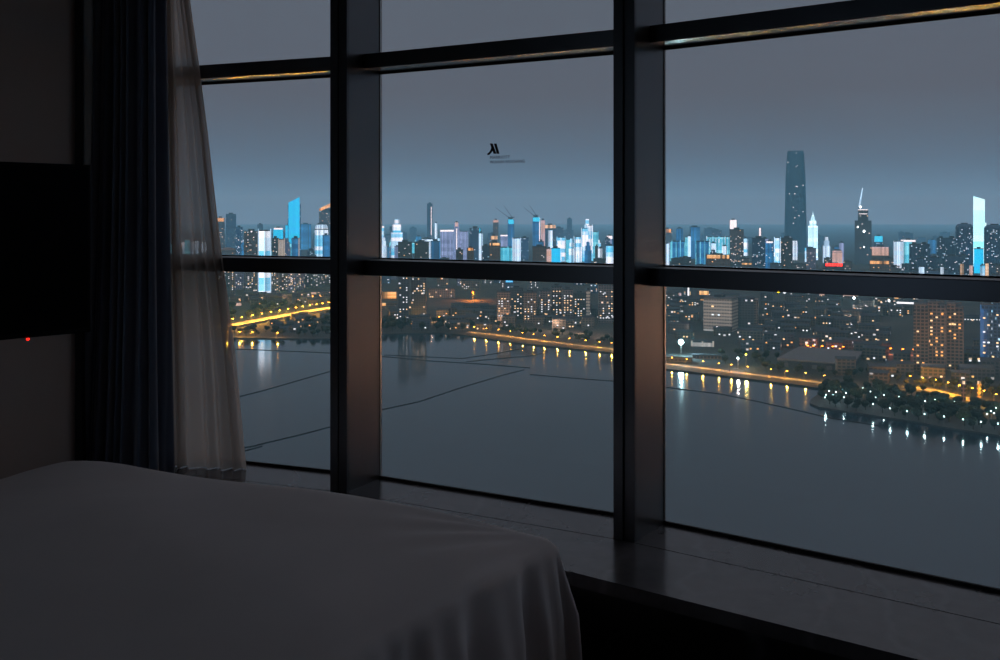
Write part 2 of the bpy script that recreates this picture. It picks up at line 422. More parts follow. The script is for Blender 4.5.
# television on the left wall
tv = empty('television', (-1.64, 4.0, 0)); tag(tv, 'wide black television on the brown left wall, small red light under its edge', 'television')
ang = math.atan2(-.80, -.70)
tv.rotation_euler = (0, 0, ang+PI)       # local -x runs along the screen away from the window; local -y faces the room
zc0, zc1 = EYE-.468, EYE+.20
MB().box(-1.24, 0, -.010, .035, zc0, zc1).build('casing', M['tv'], tv, bevel=.006)
MB().box(-1.225, -.015, -.0125, -.0095, zc0+.02, zc1-.013).build('screen', M['screen'], tv)
MB().box(-.80, -.40, .035, .09, EYE-.35, EYE+.05).build('rear_housing', M['tv'], tv, bevel=.01)
MB().box(-.68, -.52, .09, .20, EYE-.28, EYE-.02).build('wall_mount', M['steel'], tv, bevel=.004)
o = MB().ring([(-.004, .005, .002), (0, .007, .003), (.003, .005, .002)], 12).build('standby_light', M['g_led'], tv)
o.location = (-.25, -.011, zc0-.004); o['label'] = 'glowing red standby light'

# ---- curtains
def curtain(name, path, z0, z1, mat, folds, amp, label, flare=0., thick=.004, rows=30, seed=1, phase=0., parent=None, shape=None, sub=14):
    rnd = random.Random(seed)
    ph = [rnd.uniform(-.7, .7) for _ in range(folds+2)]; am = [rnd.uniform(.35, 1.35) for _ in range(folds+2)]
    n = folds*sub
    bm = bmesh.new(); grid = []
    for j in range(rows+1):
        tz = j/rows; z = z1+(z0-z1)*tz; row = []
        for i in range(n+1):
            u = i/n
            p = path(u, tz)
            q = path(min(1, u+.01), tz); r_ = path(max(0, u-.01), tz)
            d = Vector((q[0]-r_[0], q[1]-r_[1])).normalized(); nx, ny = d[1], -d[0]
            k = folds*(u+.035*math.sin(9*u+seed)+.02*math.sin(17*u+2*seed)); k = min(max(k, 0), folds); ki = int(k); fr = k-ki
            A = am[ki]*(1-fr)+am[ki+1]*fr; Ph = ph[ki]*(1-fr)+ph[ki+1]*fr
            a = amp*A*(1+.35*math.sin(2.3*k+seed))*(.75+.4*tz)*math.sin(2*PI*k+Ph+phase+.5*math.sin(3*tz+ki))
            row.append(bm.verts.new((p[0]+nx*a, p[1]+ny*a, z)))
        grid.append(row)
    for j in range(rows):
        for i in range(n):
            bm.faces.new((grid[j][i], grid[j][i+1], grid[j+1][i+1], grid[j+1][i]))
    me = bpy.data.meshes.new(name); bm.to_mesh(me); bm.free()
    for p in me.polygons: p.use_smooth = True
    me.materials.append(mat)
    o = bpy.data.objects.new(name, me); C.objects.link(o)
    if thick:
        s = o.modifiers.new('thickness', 'SOLIDIFY'); s.thickness = thick; s.offset = 0
    return o
def px2x(px, Y): return (px-500)/F*Y
def heavy_path(u, t):
    # t: 0 at the ceiling, 1 at the sill; left edge drifts outwards low down
    l = 95-20*t*t*.9; r = 150+3*t
    if u < .8:
        px = l+(r-l)*u/.8; Y = 4.80+.06*u
    else:                               # the leading edge turns back towards the glass
        k = (u-.8)/.2; px = r+12*k; Y = 4.848+.18*k
    return (px2x(px, Y), Y)
hv = curtain('blackout_curtain', heavy_path, ZS+.015, CEIL-.01, M['velvet'], 8, .040, '', seed=3)
tag(hv, 'dark slate velvet curtain drawn aside in deep folds beside the window', 'curtain')
def sheer_edge(t):                      # right edge column by height
    y = 215-(1.35-t*(1.35+1.30))*F/5.05
    tab = [(-60, 183), (0, 189), (66, 199), (130, 207.5), (250, 221.5), (350, 235), (473, 246), (520, 249)]
    for (a, b), (c, d) in zip(tab, tab[1:]):
        if y <= c: return b+(d-b)*(y-a)/(c-a)
    return tab[-1][1]
def sheer_path(u, t):
    l = 165; r = sheer_edge(t); px = l+(r-l)*u
    Y = 5.17-.07*u
    return (px2x(px, Y), Y)
sh = curtain('sheer_curtain', sheer_path, ZS+.003, CEIL-.01, M['sheer'], 6, .030, '', seed=11, thick=0, rows=40, sub=16)
tag(sh, 'pale see-through sheer curtain gathered between the dark curtain and the first pane', 'curtain')

# ---- bed and duvet
def bed():
    A = Vector((-1.83, 4.27)); B = Vector((.140, 3.36))
    ea = (B-A).normalized(); L = (B-A).length
    eb = Vector((-.52, -.854)); Wd = 2.0
    top = lambda p, q: .655 + .055*(math.sin(PI*min(1, max(0, p/L)))**.7) * (1-.25*math.cos(2*PI*q/Wd)) + .02*math.exp(-((p-.25)**2+(q-.12)**2)/.06)
    rt = empty('bed', (0, 0, 0)); tag(rt, 'low bed under the white duvet, in front of the window seat', 'bed')
    def quad(i0, i1): return [tuple(A+ea*p+eb*q) for p, q in ((i0, i0), (L-i0, i0), (L-i0, Wd-i0), (i0, Wd-i0))]
    MB().prism(quad(.10, 0), .08, .30).build('bed_base', M['velvet'], rt, bevel=.02)
    MB().prism(quad(.07, 0), .30, .60).build('mattress', M['mattress'], rt, bevel=.05)
    MB().prism(quad(.22, 0), 0., .08).build('plinth', M['recess'], rt)
    bm = bmesh.new(); NX, NY = 200, 170; ext = .50; g = []
    def pos(p, q):
        ox = -p if p < 0 else (p-L if p > L else 0); sx = -1 if p < 0 else 1
        oy = -q if q < 0 else (q-Wd if q > Wd else 0); sy = -1 if q < 0 else 1
        r = math.hypot(ox, oy)
        pc, qc = min(L, max(0, p)), min(Wd, max(0, q))
        z = top(pc, qc)
        # soft creases on the top
        z += .006*math.sin(5*pc+2.2*qc+1.7*math.sin(2.3*qc))+.004*math.sin(9*qc-4*pc)
        # creases fanning from the near corner into the top
        dx, dy = L-pc, qc
        rr = math.hypot(dx, dy); an = math.atan2(dy, dx)
        z += .006*math.exp(-((rr-.30)/.2)**2)*math.sin(15*an)
        # round over the edge
        edge = min(pc, L-pc, qc, Wd-qc)
        z -= .034*math.exp(-edge/.06)
        P = A+ea*pc+eb*qc
        if r > 0:
            ux, uy = sx*ox/r, sy*oy/r
            R = .05; arc = R*PI/2
            if r < arc: h = R*math.sin(r/R); dn = R*(1-math.cos(r/R))
            else: h = R+(r-arc)*.05; dn = R+(r-arc)
            s = (pc if oy > ox else qc)
            amt = min(1, dn/.25)
            fold = amt*(.030*math.sin(21*s+1.3*math.sin(4*s))+.016*math.sin(47*s+2*math.sin(7*s)+3*dn))
            if ox > 0 and oy > 0: fold += amt*.05*math.sin(5*math.atan2(oy, ox))
            h += fold
            P = P+ea*(ux*h)+eb*(uy*h)
            z -= dn
        return (P.x, P.y, z)
    for j in range(NY+1):
        q = -ext+(Wd+2*ext)*j/NY
        g.append([bm.verts.new(pos(-ext+(L+2*ext)*i/NX, q)) for i in range(NX+1)])
    for j in range(NY):
        for i in range(NX):
            bm.faces.new((g[j][i], g[j][i+1], g[j+1][i+1], g[j+1][i]))
    bmesh.ops.recalc_face_normals(bm, faces=bm.faces)
    me = bpy.data.meshes.new('duvet'); bm.to_mesh(me); bm.free()
    for p in me.polygons: p.use_smooth = True
    me.materials.append(M['duvet'])
    o = bpy.data.objects.new('duvet', me); C.objects.link(o)
    s = o.modifiers.new('thickness', 'SOLIDIFY'); s.thickness = .012; s.offset = -1
    tag(o, 'thick white duvet spread over the bed, its corner falling in creases', 'duvet')
bed()

# ---- emblem and lettering stuck on the middle pane
def window_sign():
    A, B = Vector(W[2]), Vector(W[3]); d = (B-A).normalized(); n = Vector(NB[2])
    def hit(px, py):                      # point on the inner glass face
        r = Vector(((px-500)/F, 1.0))
        k = (A.dot(n))/(r.dot(n)); P = r*k
        return (P-A).dot(d), EYE+(YH-py)/F*k
    s0, z0 = hit(489.5, 159)
    base = A+d*s0+n*.0035
    rt = empty('window_sign', (base.x, base.y, z0), math.atan2(d.y, d.x))
    tag(rt, 'small black emblem above two lines of lettering stuck on the middle pane', 'sign')
    S_ = lambda px, py: (hit(px, py)[0]-s0, hit(px, py)[1]-z0)
    def poly(pts, name, parent):
        q = [S_(*p) for p in pts]
        mb = MB(); f = [mb.bm.verts.new((a, -.0006, b)) for a, b in q]; k = [mb.bm.verts.new((a, .0006, b)) for a, b in q]
        mb.bm.faces.new(f); mb.bm.faces.new(k[::-1])
        for i in range(len(q)): j = (i+1) % len(q); mb.bm.faces.new((f[i], f[j], k[j], k[i]))
        bmesh.ops.triangulate(mb.bm, faces=[x for x in mb.bm.faces if len(x.verts) > 4])
        return mb.build(name, M['sign'], parent)
    em = poly([(490.3, 143.5), (493.0, 143.5), (496.9, 153.8), (494.0, 153.8)], 'emblem', rt)
    poly([(494.3, 143.6), (496.9, 143.6), (499.9, 153.8), (497.2, 153.8)], 'emblem_stroke', em)
    poly([(491.9, 146.9), (493.2, 150.0), (491.9, 152.6), (490.0, 154.6), (488.0, 155.2), (487.5, 153.8), (489.5, 152.3), (491.0, 149.8)], 'emblem_hook', em)
    for txt, x0, x1, yb, hpx in (('MARRIOTT', 490.2, 510.0, 159.0, 3.0), ('WUHAN WUCHANG', 490.2, 525.0, 163.6, 3.0)):
        cu = bpy.data.curves.new('lettering', 'FONT'); cu.body = txt; cu.extrude = .0006; cu.space_character = 1.12
        o = bpy.data.objects.new('lettering', cu); C.objects.link(o); cu.materials.append(M['signgrey'])
        bpy.context.view_layer.update()
        a, zb = S_(x0, yb); b, _ = S_(x1, yb)
        cw, ch = o.dimensions.x, o.dimensions.y
        hh = S_(x0, yb-hpx)[1]-zb
        o.scale = ((b-a)/cw, hh/ch, 1)
        o.rotation_euler = (PI/2, 0, 0); o.location = (a, 0, zb); o.parent = rt
window_sign()

# ================================================================= OUTSIDE
lake = MB().box(-16000, 16000, -900, 16000, ZW-3, ZW).build('lake', M['water']); tag(lake, kind='structure')
SHORE = [(-900, 356), (100, 338), (200, 337), (300, 338.5), (340, 338.5), (382, 333.5), (440, 332.5), (462, 334.5), (520, 343), (612, 352.5), (664, 368.5), (720, 375), (800, 385), (824, 389),
         (819, 394), (811, 399), (810, 403), (818, 406.5), (845, 411), (880, 416), (915, 421), (945, 427), (985, 433), (1010, 437), (1100, 452), (1300, 478), (1800, 545), (4200, 600)]
pts = [ground(*p) for p in SHORE]
pts = [(p.x, p.y) for p in pts] + [(15900, 900), (15900, 15900), (-15900, 15900), (-15900, 2500)]
mb = MB(); lo_ = [mb.bm.verts.new((x, y, ZW-2)) for x, y in pts]; hi_ = [mb.bm.verts.new((x, y, ZG)) for x, y in pts]
for tri in tessellate_polygon([[Vector((x, y, 0)) for x, y in pts]]): mb.bm.faces.new([hi_[i] for i in tri])
for i in range(len(pts)): j = (i+1) % len(pts); mb.bm.faces.new((lo_[i], lo_[j], hi_[j], hi_[i]))
land = mb.build('city_ground', M['soil']); tag(land, kind='structure')

ROADS = []; TREES = []
pz = MB().prism([(455, 600), (1500, 600), (2100, 1500), (915, 1500)], ZG-.5, ZG+.1).build('plaza_path', M['paving']); tag(pz, kind='structure')  # unseen pale ground added to bounce warm light at the mullions
def road(name, line, width, z=.15, mat='asphalt'):
    P = [ground(*p) if len(p) == 2 else Vector((p[0], p[1], ZG)) for p in line]
    mb = MB(); prev = None
    for i, p in enumerate(P):
        a = P[max(0, i-1)]; b = P[min(len(P)-1, i+1)]; d = (b-a); n = Vector((-d.y, d.x, 0)).normalized()*width/2
        if i:
            o_ = P[i-1]; nn_ = n*1.25; ROADS.append([(o_.x-nn_.x, o_.y-nn_.y), (p.x-nn_.x, p.y-nn_.y), (p.x+nn_.x, p.y+nn_.y), (o_.x+nn_.x, o_.y+nn_.y)])
        cur = [mb.bm.verts.new(p+n*s+Vector((0, 0, z1))) for s in (-1, 1) for z1 in (-.5, z)]
        if prev:
            for q in ((0, 1), (1, 3), (3, 2), (2, 0)):
                mb.bm.faces.new((prev[q[0]], prev[q[1]], cur[q[1]], cur[q[0]]))
        else: mb.bm.faces.new((cur[0], cur[1], cur[3], cur[2]))
        prev = cur
    mb.bm.faces.new((prev[0], prev[2], prev[3], prev[1]))
    return tag(mb.build(name, M[mat]), kind='structure')
SR = [(468, 332.0), (490, 334.2), (520, 338.2), (560, 343.3), (612, 349.0), (664, 363.5), (700, 368), (740, 373), (790, 379), (825, 383.3), (850, 385.5)]
road('shore_road', SR, 9)
CW = [(215, 330.5), (229, 327.5), (260, 321.5), (290, 316), (312, 312), (335, 308.5), (350, 306)]
road('causeway_road', CW, 22, z=2.5)
road('promenade_path', [(398, 320.5), (425, 321.8), (462, 323.2)], 9)
road('park_road', [(905, 386.5), (930, 390), (955, 396), (980, 402), (1012, 412)], 12)
road('avenue_road', [(800, 351.5), (845, 353), (880, 354.4), (918, 355.8), (960, 357)], 14)

# ---- lamps
def lamp_light(name, energy, col, radius=.4):
    l = bpy.data.lights.new(name, 'POINT'); l.energy = energy; l.color = col[:3]; l.shadow_soft_size = radius
    return l
def street_lamp_proto(name, h, head, energy, col, arm=1.6, hs=1.0):
    r = empty(name)
    MB().tube((0, 0, 0), (0, 0, h), .16, 8, .10).build('pole', M['steel'], r)
    MB().tube((0, 0, h-.05), (arm, 0, h+.35), .08, 6).build('arm', M['steel'], r)
    hd = MB().ring([(-.22*hs, .5*hs, .3*hs), (0, .75*hs, .4*hs), (.16*hs, .35*hs, .2*hs)], 10).build('lamp_head', M[head], r)
    hd.location = (arm+.3, 0, h+.2)
    lo = bpy.data.objects.new('lamp_light', lamp_light(name, energy, col)); C.objects.link(lo); lo.parent = r; lo.location = (arm+.3, -.0, h-.6)
    return r
SOD = lin(255, 186, 56)
def lamps(proto, spots, labels, cat, group, rz=None):
    for i, s in enumerate(spots):
        o = proto if i == 0 else copy_tree(proto)
        o.location = ground(*s); TREES.append((o.location.x, o.location.y, 1.2)); o.rotation_euler = (0, 0, random.uniform(-.5, .5) if rz is None else rz)
        tag(o, labels, cat, group)
lamps(street_lamp_proto('street_lamp', 6.5, 'g_sodium', 6500, SOD),
      [(473, 332.2), (485, 333.6), (497, 335), (509, 336.6), (521, 338.2), (532, 339.6), (543, 341), (556, 342.5), (568, 344), (584, 346), (598, 347.5), (610, 348.6)],
      'orange street lamp on the shore road seen through the middle pane', 'street lamp', 'lamps along the middle shore road')
lamps(street_lamp_proto('street_lamp', 6.5, 'g_sodium', 6500, SOD),
      [(670, 364.3), (685, 366), (701, 368), (717, 370), (729.5, 371.7), (746, 373.8), (769, 376.4), (785, 378.3), (804, 380.5), (822, 382.9), (843, 384.8)],
      'orange street lamp on the shore road right of the thick mullion', 'street lamp', 'lamps along the right shore road')
lamps(street_lamp_proto('street_lamp', 11, 'g_sodium', 55000, SOD, arm=2.6, hs=1.7),
      [(231, 327), (240, 325.3), (251, 323), (260, 321.4), (269, 319.7), (278, 318), (286, 316.5), (294, 315), (301, 313.8), (308, 312.5), (315, 311.3), (321, 310.3), (327, 309.4)],
      'bent street lamp on the bright golden causeway behind the first pane', 'street lamp', 'lamps along the causeway')
lamps(street_lamp_proto('street_lamp', 8, 'g_sodium', 5000, SOD), [(404, 321), (416, 321.6), (427, 322), (438, 322.5), (450, 323), (460, 323.4)],
      'small lamp on the short promenade left of the shore road', 'street lamp', 'promenade lamps')
lamps(street_lamp_proto('shore_lamp', 6, 'g_sodium', 8000, SOD, hs=1.4), [(226, 337), (238, 336.8), (251, 336.9), (276, 337.6)],  # lamps added for glows that are likely causeway lamp reflections
      'warm lamp at the lake edge below the causeway', 'street lamp', 'lake edge lamps below the causeway')
lamps(street_lamp_proto('avenue_lamp', 6.5, 'g_deep', 3500, lin(255, 110, 30), hs=1.9), [(806, 351.7), (812, 351.9), (820.5, 352.2), (831, 352.5), (842, 352.9), (864, 353.8), (876.5, 354.2), (889, 354.7), (901, 355.2), (912, 355.6)],
      'deep orange lamp on the avenue behind the flat grey roof', 'street lamp', 'deep orange avenue lamps')
lamps(street_lamp_proto('park_road_lamp', 9, 'g_sodium', 15000, lin(255, 176, 24)), [(908, 386.2), (921, 388.4), (934, 390.6), (946, 393.5), (958, 396.5), (970, 399.3), (982, 402.3), (994, 406), (1004, 409.5)],
      'golden lamp among the trees of the park road', 'street lamp', 'park road lamps')
def park_lamp_proto():
    r = empty('park_lamp')
    MB().tube((0, 0, 0), (0, 0, 6.0), .12, 8, .08).build('pole', M['steel'], r)
    hd = MB().ring([(-.42, .15, .15), (-.25, .36, .36), (0, .42, .42), (.25, .36, .36), (.42, .15, .15)], 10).build('globe', M['g_park'], r); hd.location = (0, 0, 6.4)
    lo = bpy.data.objects.new('lamp_light', lamp_light('park', 900, lin(190, 240, 245))); C.objects.link(lo); lo.parent = r; lo.location = (0, 0, 7.2)
    return r
lamps(park_lamp_proto(), [(829, 399), (826, 403), (833, 403), (825, 405.5), (836, 400), (846, 401), (844, 405.5), (863, 396), (870.5, 399.5), (878.5, 399), (875.5, 405.5), (884, 408), (884, 403), (873, 412.5), (898, 401), (899, 405),
      (911, 406.5), (917, 412), (925, 409.5), (935, 408), (934.5, 411), (954.5, 410), (890, 417), (907, 420), (924.5, 423), (944, 425.5), (963, 428.5), (981, 431), (987, 423), (991, 420), (996, 416.5), (994, 422), (998, 433)],
      'white globe lamp in the dark lakeside park', 'park lamp', 'white park lamps')

# ---- buildings
GRP = 'towers of the skyline across the lake'
def place(px, Y): return Vector(((px-500)/F*Y, Y, ZG))
FOOT = []
def obb(p, w, d, rz, front=0.):
    c, s_ = math.cos(rz), math.sin(rz); f = lambda a, b: (p[0]+a*c-b*s_, p[1]+a*s_+b*c)
    return [f(-w/2, -front), f(w/2, -front), f(w/2, d), f(-w/2, d)]
def hit_obb(A, B):
    for P in (A, B):
        for i in range(4):
            ax = (P[(i+1) % 4][1]-P[i][1], P[i][0]-P[(i+1) % 4][0])
            a = [q[0]*ax[0]+q[1]*ax[1] for q in A]; b = [q[0]*ax[0]+q[1]*ax[1] for q in B]
            if max(a) < min(b) or max(b) < min(a): return False
    return True
def is_free(O):
    cx, cy_ = sum(q[0] for q in O)/4, sum(q[1] for q in O)/4
    return not any(abs(c[0]-cx) < 220 and abs(c[1]-cy_) < 220 and hit_obb(O, Q) for c, Q in FOOT)
def book(O): FOOT.append(((sum(q[0] for q in O)/4, sum(q[1] for q in O)/4), O))
def lit_windows(root, w, h, n, z0=.1, mats=('g_win', 'g_win', 'g_win2', 'g_win3'), size=(2.6, 1.7), cw=3.6, fh=3.3, depth=0.):
    rnd = random.Random(hash_(root.name)+int(w*7))
    nu, nv = max(1, int((w-2)/cw)), max(1, int((h*(1-z0)-3)/fh)); used = set()
    protos = {}
    for k in range(n):
        c = (rnd.randrange(nu), rnd.randrange(nv))
        if c in used: continue
        used.add(c); m = rnd.choice(mats); key = (m, size)
        if key not in WIN:
            WIN[key] = MB().box(-size[0]/2, size[0]/2, -.15, .1, -size[1]/2, size[1]/2).mesh('lit_window'); WIN[key].materials.append(M[m])
        o = bpy.data.objects.new('lit_window', WIN[key]); C.objects.link(o); o.parent = root
        o.location = (-w/2+1+(c[0]+.5)*(w-2)/nu, -.05+depth, h*z0+(c[1]+.5)*fh)
WIN = {}
def hash_(s): return sum(ord(c)*(i+3) for i, c in enumerate(s))

LAST_Y = [0]
def tower(name, label, x0, x1, yt, Y, kind='box', mat='f_blue', cat='tower', group=GRP, roof='darkcon', crown=None, ytr=None, depth=None, yaw=0, wins=0, wmats=None, top=None, edge=None):
    px = (x0+x1)/2
    for _k in range(60):                # step back until the plot is free
        w = (x1-x0)/F*Y; d = depth or min(max(w, 12), 34); p = place(px, Y)
        O = obb(p, w*1.1+4, d+4, -math.atan2(p.x, p.y)+yaw, 4)
        if is_free(O): break
        Y += 14
    else:
        if group != GRP and 'gap blocks' in group: return None
    book(O); h = (YH-yt)/F*Y+EYE-ZG
    if h < 4: h = 4
    LAST_Y[0] = Y
    r = empty(name, p, -math.atan2(p.x, p.y)+yaw); tag(r, label, cat, group)
    m = M[mat]; rf = M[roof]
    if kind == 'box':
        MB().box(-w/2, w/2, 0, d, 0, h-1.2).build('tower_body', m, r)
        MB().box(-w/2-.3, w/2+.3, -.3, d+.3, h-1.2, h).build('parapet', rf, r)
        MB().box(-w*.22, w*.2, d*.3, d*.7, h, h+min(5, h*.06)).build('plant_room', rf, r)
    elif kind == 'step':
        for k, (a, b, s) in enumerate(((0, .66, 1), (.66, .86, .74), (.86, 1, .46))):
            MB().box(-w/2*s, w/2*s, d/2-d/2*s, d/2+d/2*s, h*a, h*b).build('tower_body' if k == 0 else 'setback', m, r)
        MB().tube((0, d/2, h), (0, d/2, h*1.03+3), .7, 6, .2).build('mast', rf, r)
    elif kind == 'dome':
        MB().box(-w/2, w/2, 0, d, 0, h*.82).build('tower_body', m, r)
        hs = h*.18
        MB().ring([(h*.82+hs*math.sin(a), w/2*max(.06, math.cos(a)), d/2*max(.06, math.cos(a)), 0, d/2) for a in [k*PI/2/7 for k in range(8)]], 20).build('dome', M[top or mat], r)
        MB().box(-w/2-.5, w/2+.5, -.5, d+.5, h*.80, h*.82).build('cornice', rf, r)
    elif kind == 'spire':
        MB().box(-w/2, w/2, 0, d, 0, h*.70).build('tower_body', m, r)
        MB().box(-w*.36, w*.36, d*.14, d*.86, h*.70, h*.80).build('setback', m, r)
        MB().ring([(h*.80, w*.28, d*.3, 0, d/2), (h*.86, w*.2, d*.22, 0, d/2), (h*.92, w*.07, d*.07, 0, d/2)], 8).build('cap', m, r)
        MB().tube((0, d/2, h*.92), (0, d/2, h), w*.05, 6, .2).build('spire', m, r)
        MB().box(-w*.52, w*.52, -1, d, 0, h*.05).build('podium', M['l_white'], r)
    elif kind == 'slant':
        h2 = (YH-ytr)/F*Y+EYE-ZG
        MB().prism([(-w/2, 0), (w/2, 0), (w/2, d), (-w/2, d)], 0, [h, h2, h2, h]).build('tower_body', m, r)
        MB().box(w/2, w/2+w*.10, 1, d, 0, min(h, h2)*.97).build('side_fin', M['f_blue'], r)
        MB().box(-w/2-w*.06, -w/2, 1, d, 0, min(h, h2)*.96).build('side_fin', M['f_blue'], r)
    elif kind == 'sheer':
        h2 = (YH-ytr)/F*Y+EYE-ZG
        MB().prism([(-w/2, 0), (w/2, 0), (w/2, d), (-w/2, d)], 0, [h, h2, h2, h]).build('tower_body', m, r)
        MB().prism([(w/2, 2), (w/2+w*.13, 2), (w/2+w*.13, d), (w/2, d)], 0, h*.62).build('side_wing', m, r)
    elif kind == 'round':
        MB().ring([(0, w/2, d/2, 0, d/2), (h*.93, w/2, d/2, 0, d/2), (h*.965, w*.46, d*.46, 0, d/2), (h, w*.36, d*.36, 0, d/2)], 20, .25).build('tower_body', m, r)
        MB().ring([(h, w*.2, d*.2, 0, d/2), (h+3, w*.2, d*.2, 0, d/2)], 12).build('plant_room', rf, r)
    elif kind == 'ribs':
        MB().box(-w/2, w/2, 1.2, d, 0, h-2).build('tower_body', m, r)
        MB().box(-w/2-.2, w/2+.2, 1, d+.2, h-2, h).build('parapet', rf, r)
        n = max(2, int(w/9))
        for k in range(n+1):
            x = -w/2+w*k/n
            MB().box(x-.9, x+.9, 0, 1.4, 0, h*(.97 if k % 2 else 1.02)).build('light_rib', M[top or mat], r)
    elif kind == 'site':
        MB().box(-w/2, w/2, 0, d, 0, h*.80).build('tower_body', m, r)
        MB().box(-w*.3, w*.3, d*.2, d*.8, h*.80, h).build('core', M['f_site'], r)
        for k in range(5):
            MB().box(-w*.36, w*.36, d*.1, d*.9, h*(.82+.035*k), h*(.824+.035*k)).build('floor_slab', M['concrete'], r)
    if edge:                            # one lit vertical edge strip
        s, mm, a, b = edge
        x = s*w/2
        MB().box(x-1.4, x+1.4, -.6, .8, h*a, h*b).build('light_strip', M[mm], r)
    if crown:                           # (material, height in px, inset)
        mm, hp, ins = crown
        hh = hp/F*Y
        if kind == 'slantcrown': pass
        MB().box(-w/2*(1-ins), w/2*(1-ins), -.8, d*.5, h-hh, h+.1).build('lit_crown', M[mm], r)
    if Y > 2200: wins = int(wins*.4)
    if wins:
        lit_windows(r, w, h*.94, wins, mats=wmats or (('g_win', 'g_win', 'g_win2', 'g_win3') if Y < 1200 else (('g_win', 'g_win2', 'g_win2', 'g_win') if Y < 2000 else ('g_win2',))), size=(1.7*max(1, Y/1900), 1.25*max(1, Y/1900)))
    return r

def lights_on(root, items, parent_name='light'):
    pass

T = tower
# --- first pane
T('office_tower', 'grey tower with a small orange crown sign beside the sheer curtain', 216.5, 224.5, 218, 3300, 'box', 'f_busy', crown=('g_orange', 3.5, .1))
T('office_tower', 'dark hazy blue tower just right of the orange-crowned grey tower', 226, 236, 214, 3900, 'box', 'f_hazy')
T('apartment_tower', 'slim blue tower speckled with windows left of the dark block', 235.5, 242.5, 227, 3500, 'box', 'f_blue', wins=14)
T('office_block', 'dark broad block with white roof lights, left of the tall white tower', 244, 259, 231, 2600, 'box', 'f_grey', crown=('g_white', 1.2, .9), wins=8)
T('office_tower', 'white-blue ribbed tower running down past the transom in the first pane', 258.5, 270.5, 230, 1800, 'ribs', 'l_sky', top='l_white')
T('office_tower', 'cyan block with a white roof sign left of the slant-topped tower', 273.5, 283, 228, 3600, 'box', 'l_cyan', crown=('g_white', 1.5, .1))
T('apartment_block', 'dark low block under the cyan sign block', 272, 279, 238, 2700, 'box', 'f_dark', wins=5)
T('apartment_tower', 'beige striped tower right of the dark low block', 278.5, 284.5, 239, 2650, 'ribs', 'l_beige')
T('office_tower', 'tall cyan tower with a slanted top, brightest in the first pane', 288.6, 299.6, 202.5, 3400, 'slant', 'l_cyan', ytr=197)
T('office_block', 'cyan washed block at the foot of the slant-topped tower', 285.5, 292, 225, 3450, 'box', 'l_cyan')
T('apartment_tower', 'blue tower with one cream edge in front of the slant-topped tower', 291.5, 300, 238, 2650, 'box', 'l_blue', edge=(.75, 'l_beige', 0, 1))
T('office_tower', 'white and cyan domed tower next to the first mullion', 315, 328, 222, 3200, 'dome', 'l_sky', top='l_white')
T('hotel_tower', 'tower with a slanted glowing orange crown next to the first mullion', 319, 331, 212, 3700, 'box', 'f_busy'); Y_CROWN = LAST_Y[0]
T('office_block', 'blue block in front of the domed tower', 322.5, 329.5, 235, 2900, 'box', 'l_blue', wins=6)
T('hall', 'low domed brown hall right of the sheer curtain', 220, 236, 247.5, 2900, 'dome', 'f_brown', cat='building')
T('office_block', 'blue dim tower behind the slant-topped tower', 300, 311, 224, 4300, 'box', 'l_blue')
# slanted crown
_o = [o for o in C.objects if o.get('label', '').startswith('tower with a slanted glowing orange')][0]
_h = (YH-212)/F*Y_CROWN+EYE-ZG; _w = 12/F*Y_CROWN
MB().prism([(-_w/2, -1), (_w*.52, -1), (_w*.52, 12), (-_w/2, 12)], [_h+2, _h+20, _h+20, _h+2], [_h+12, _h+34, _h+34, _h+12]).build('lit_crown', M['g_orange'], _o)
MB().box(-_w*.3, _w*.45, 0, 10, _h, _h+14).build('crown_core', M['darkcon'], _o)
# below the transom, first pane
for x0, x1, yt, Y, mt, lb in ((218, 230, 268, 2050, 'f_dark', 'dark flats nearest the sheer curtain below the transom'), (230.5, 234.5, 262, 1900, 'f_brown', 'slim pinkish tower below the transom in the first pane'),
                          (235, 244, 264, 2000, 'f_lilac', 'bluish block left of the white-blue ribbed tower'), (245, 257.5, 262, 1950, 'f_grey', 'dark grey block touching the white-blue ribbed tower'),
                          (270.5, 279, 268, 1880, 'f_busy', 'busy purple flats right of the white-blue ribbed tower'), (279.5, 288, 264, 1950, 'f_busy', 'second busy purple flats right of the ribbed tower'),
                          (288.5, 296, 266, 1920, 'f_lilac', 'pale purple flats third from the ribbed tower'), (296.5, 304, 262, 1980, 'f_lilac', 'pale purple flats fourth from the ribbed tower'),
                          (304.5, 313, 266, 2050, 'f_dark', 'dark flats fifth from the ribbed tower'), (313.5, 322, 264, 2100, 'f_grey', 'grey flats sixth from the ribbed tower'),
                          (322.5, 331, 266, 2080, 'f_busy', 'busy flats touching the first mullion below the transom')):
    T('apartment_block', lb, x0, x1, yt, Y, 'box', mt, cat='apartment block', group='flats below the transom in the first pane', wins=12)
T('arcade', 'long low lit arcade below the flats near the first mullion', 305, 330, 291.5, 1880, 'box', 'l_pink', cat='building', depth=14)
T('pavilion', 'small brightly lit pavilion left end of the causeway woods', 229, 241, 302.5, 1640, 'dome', 'l_pink', cat='building', depth=14)

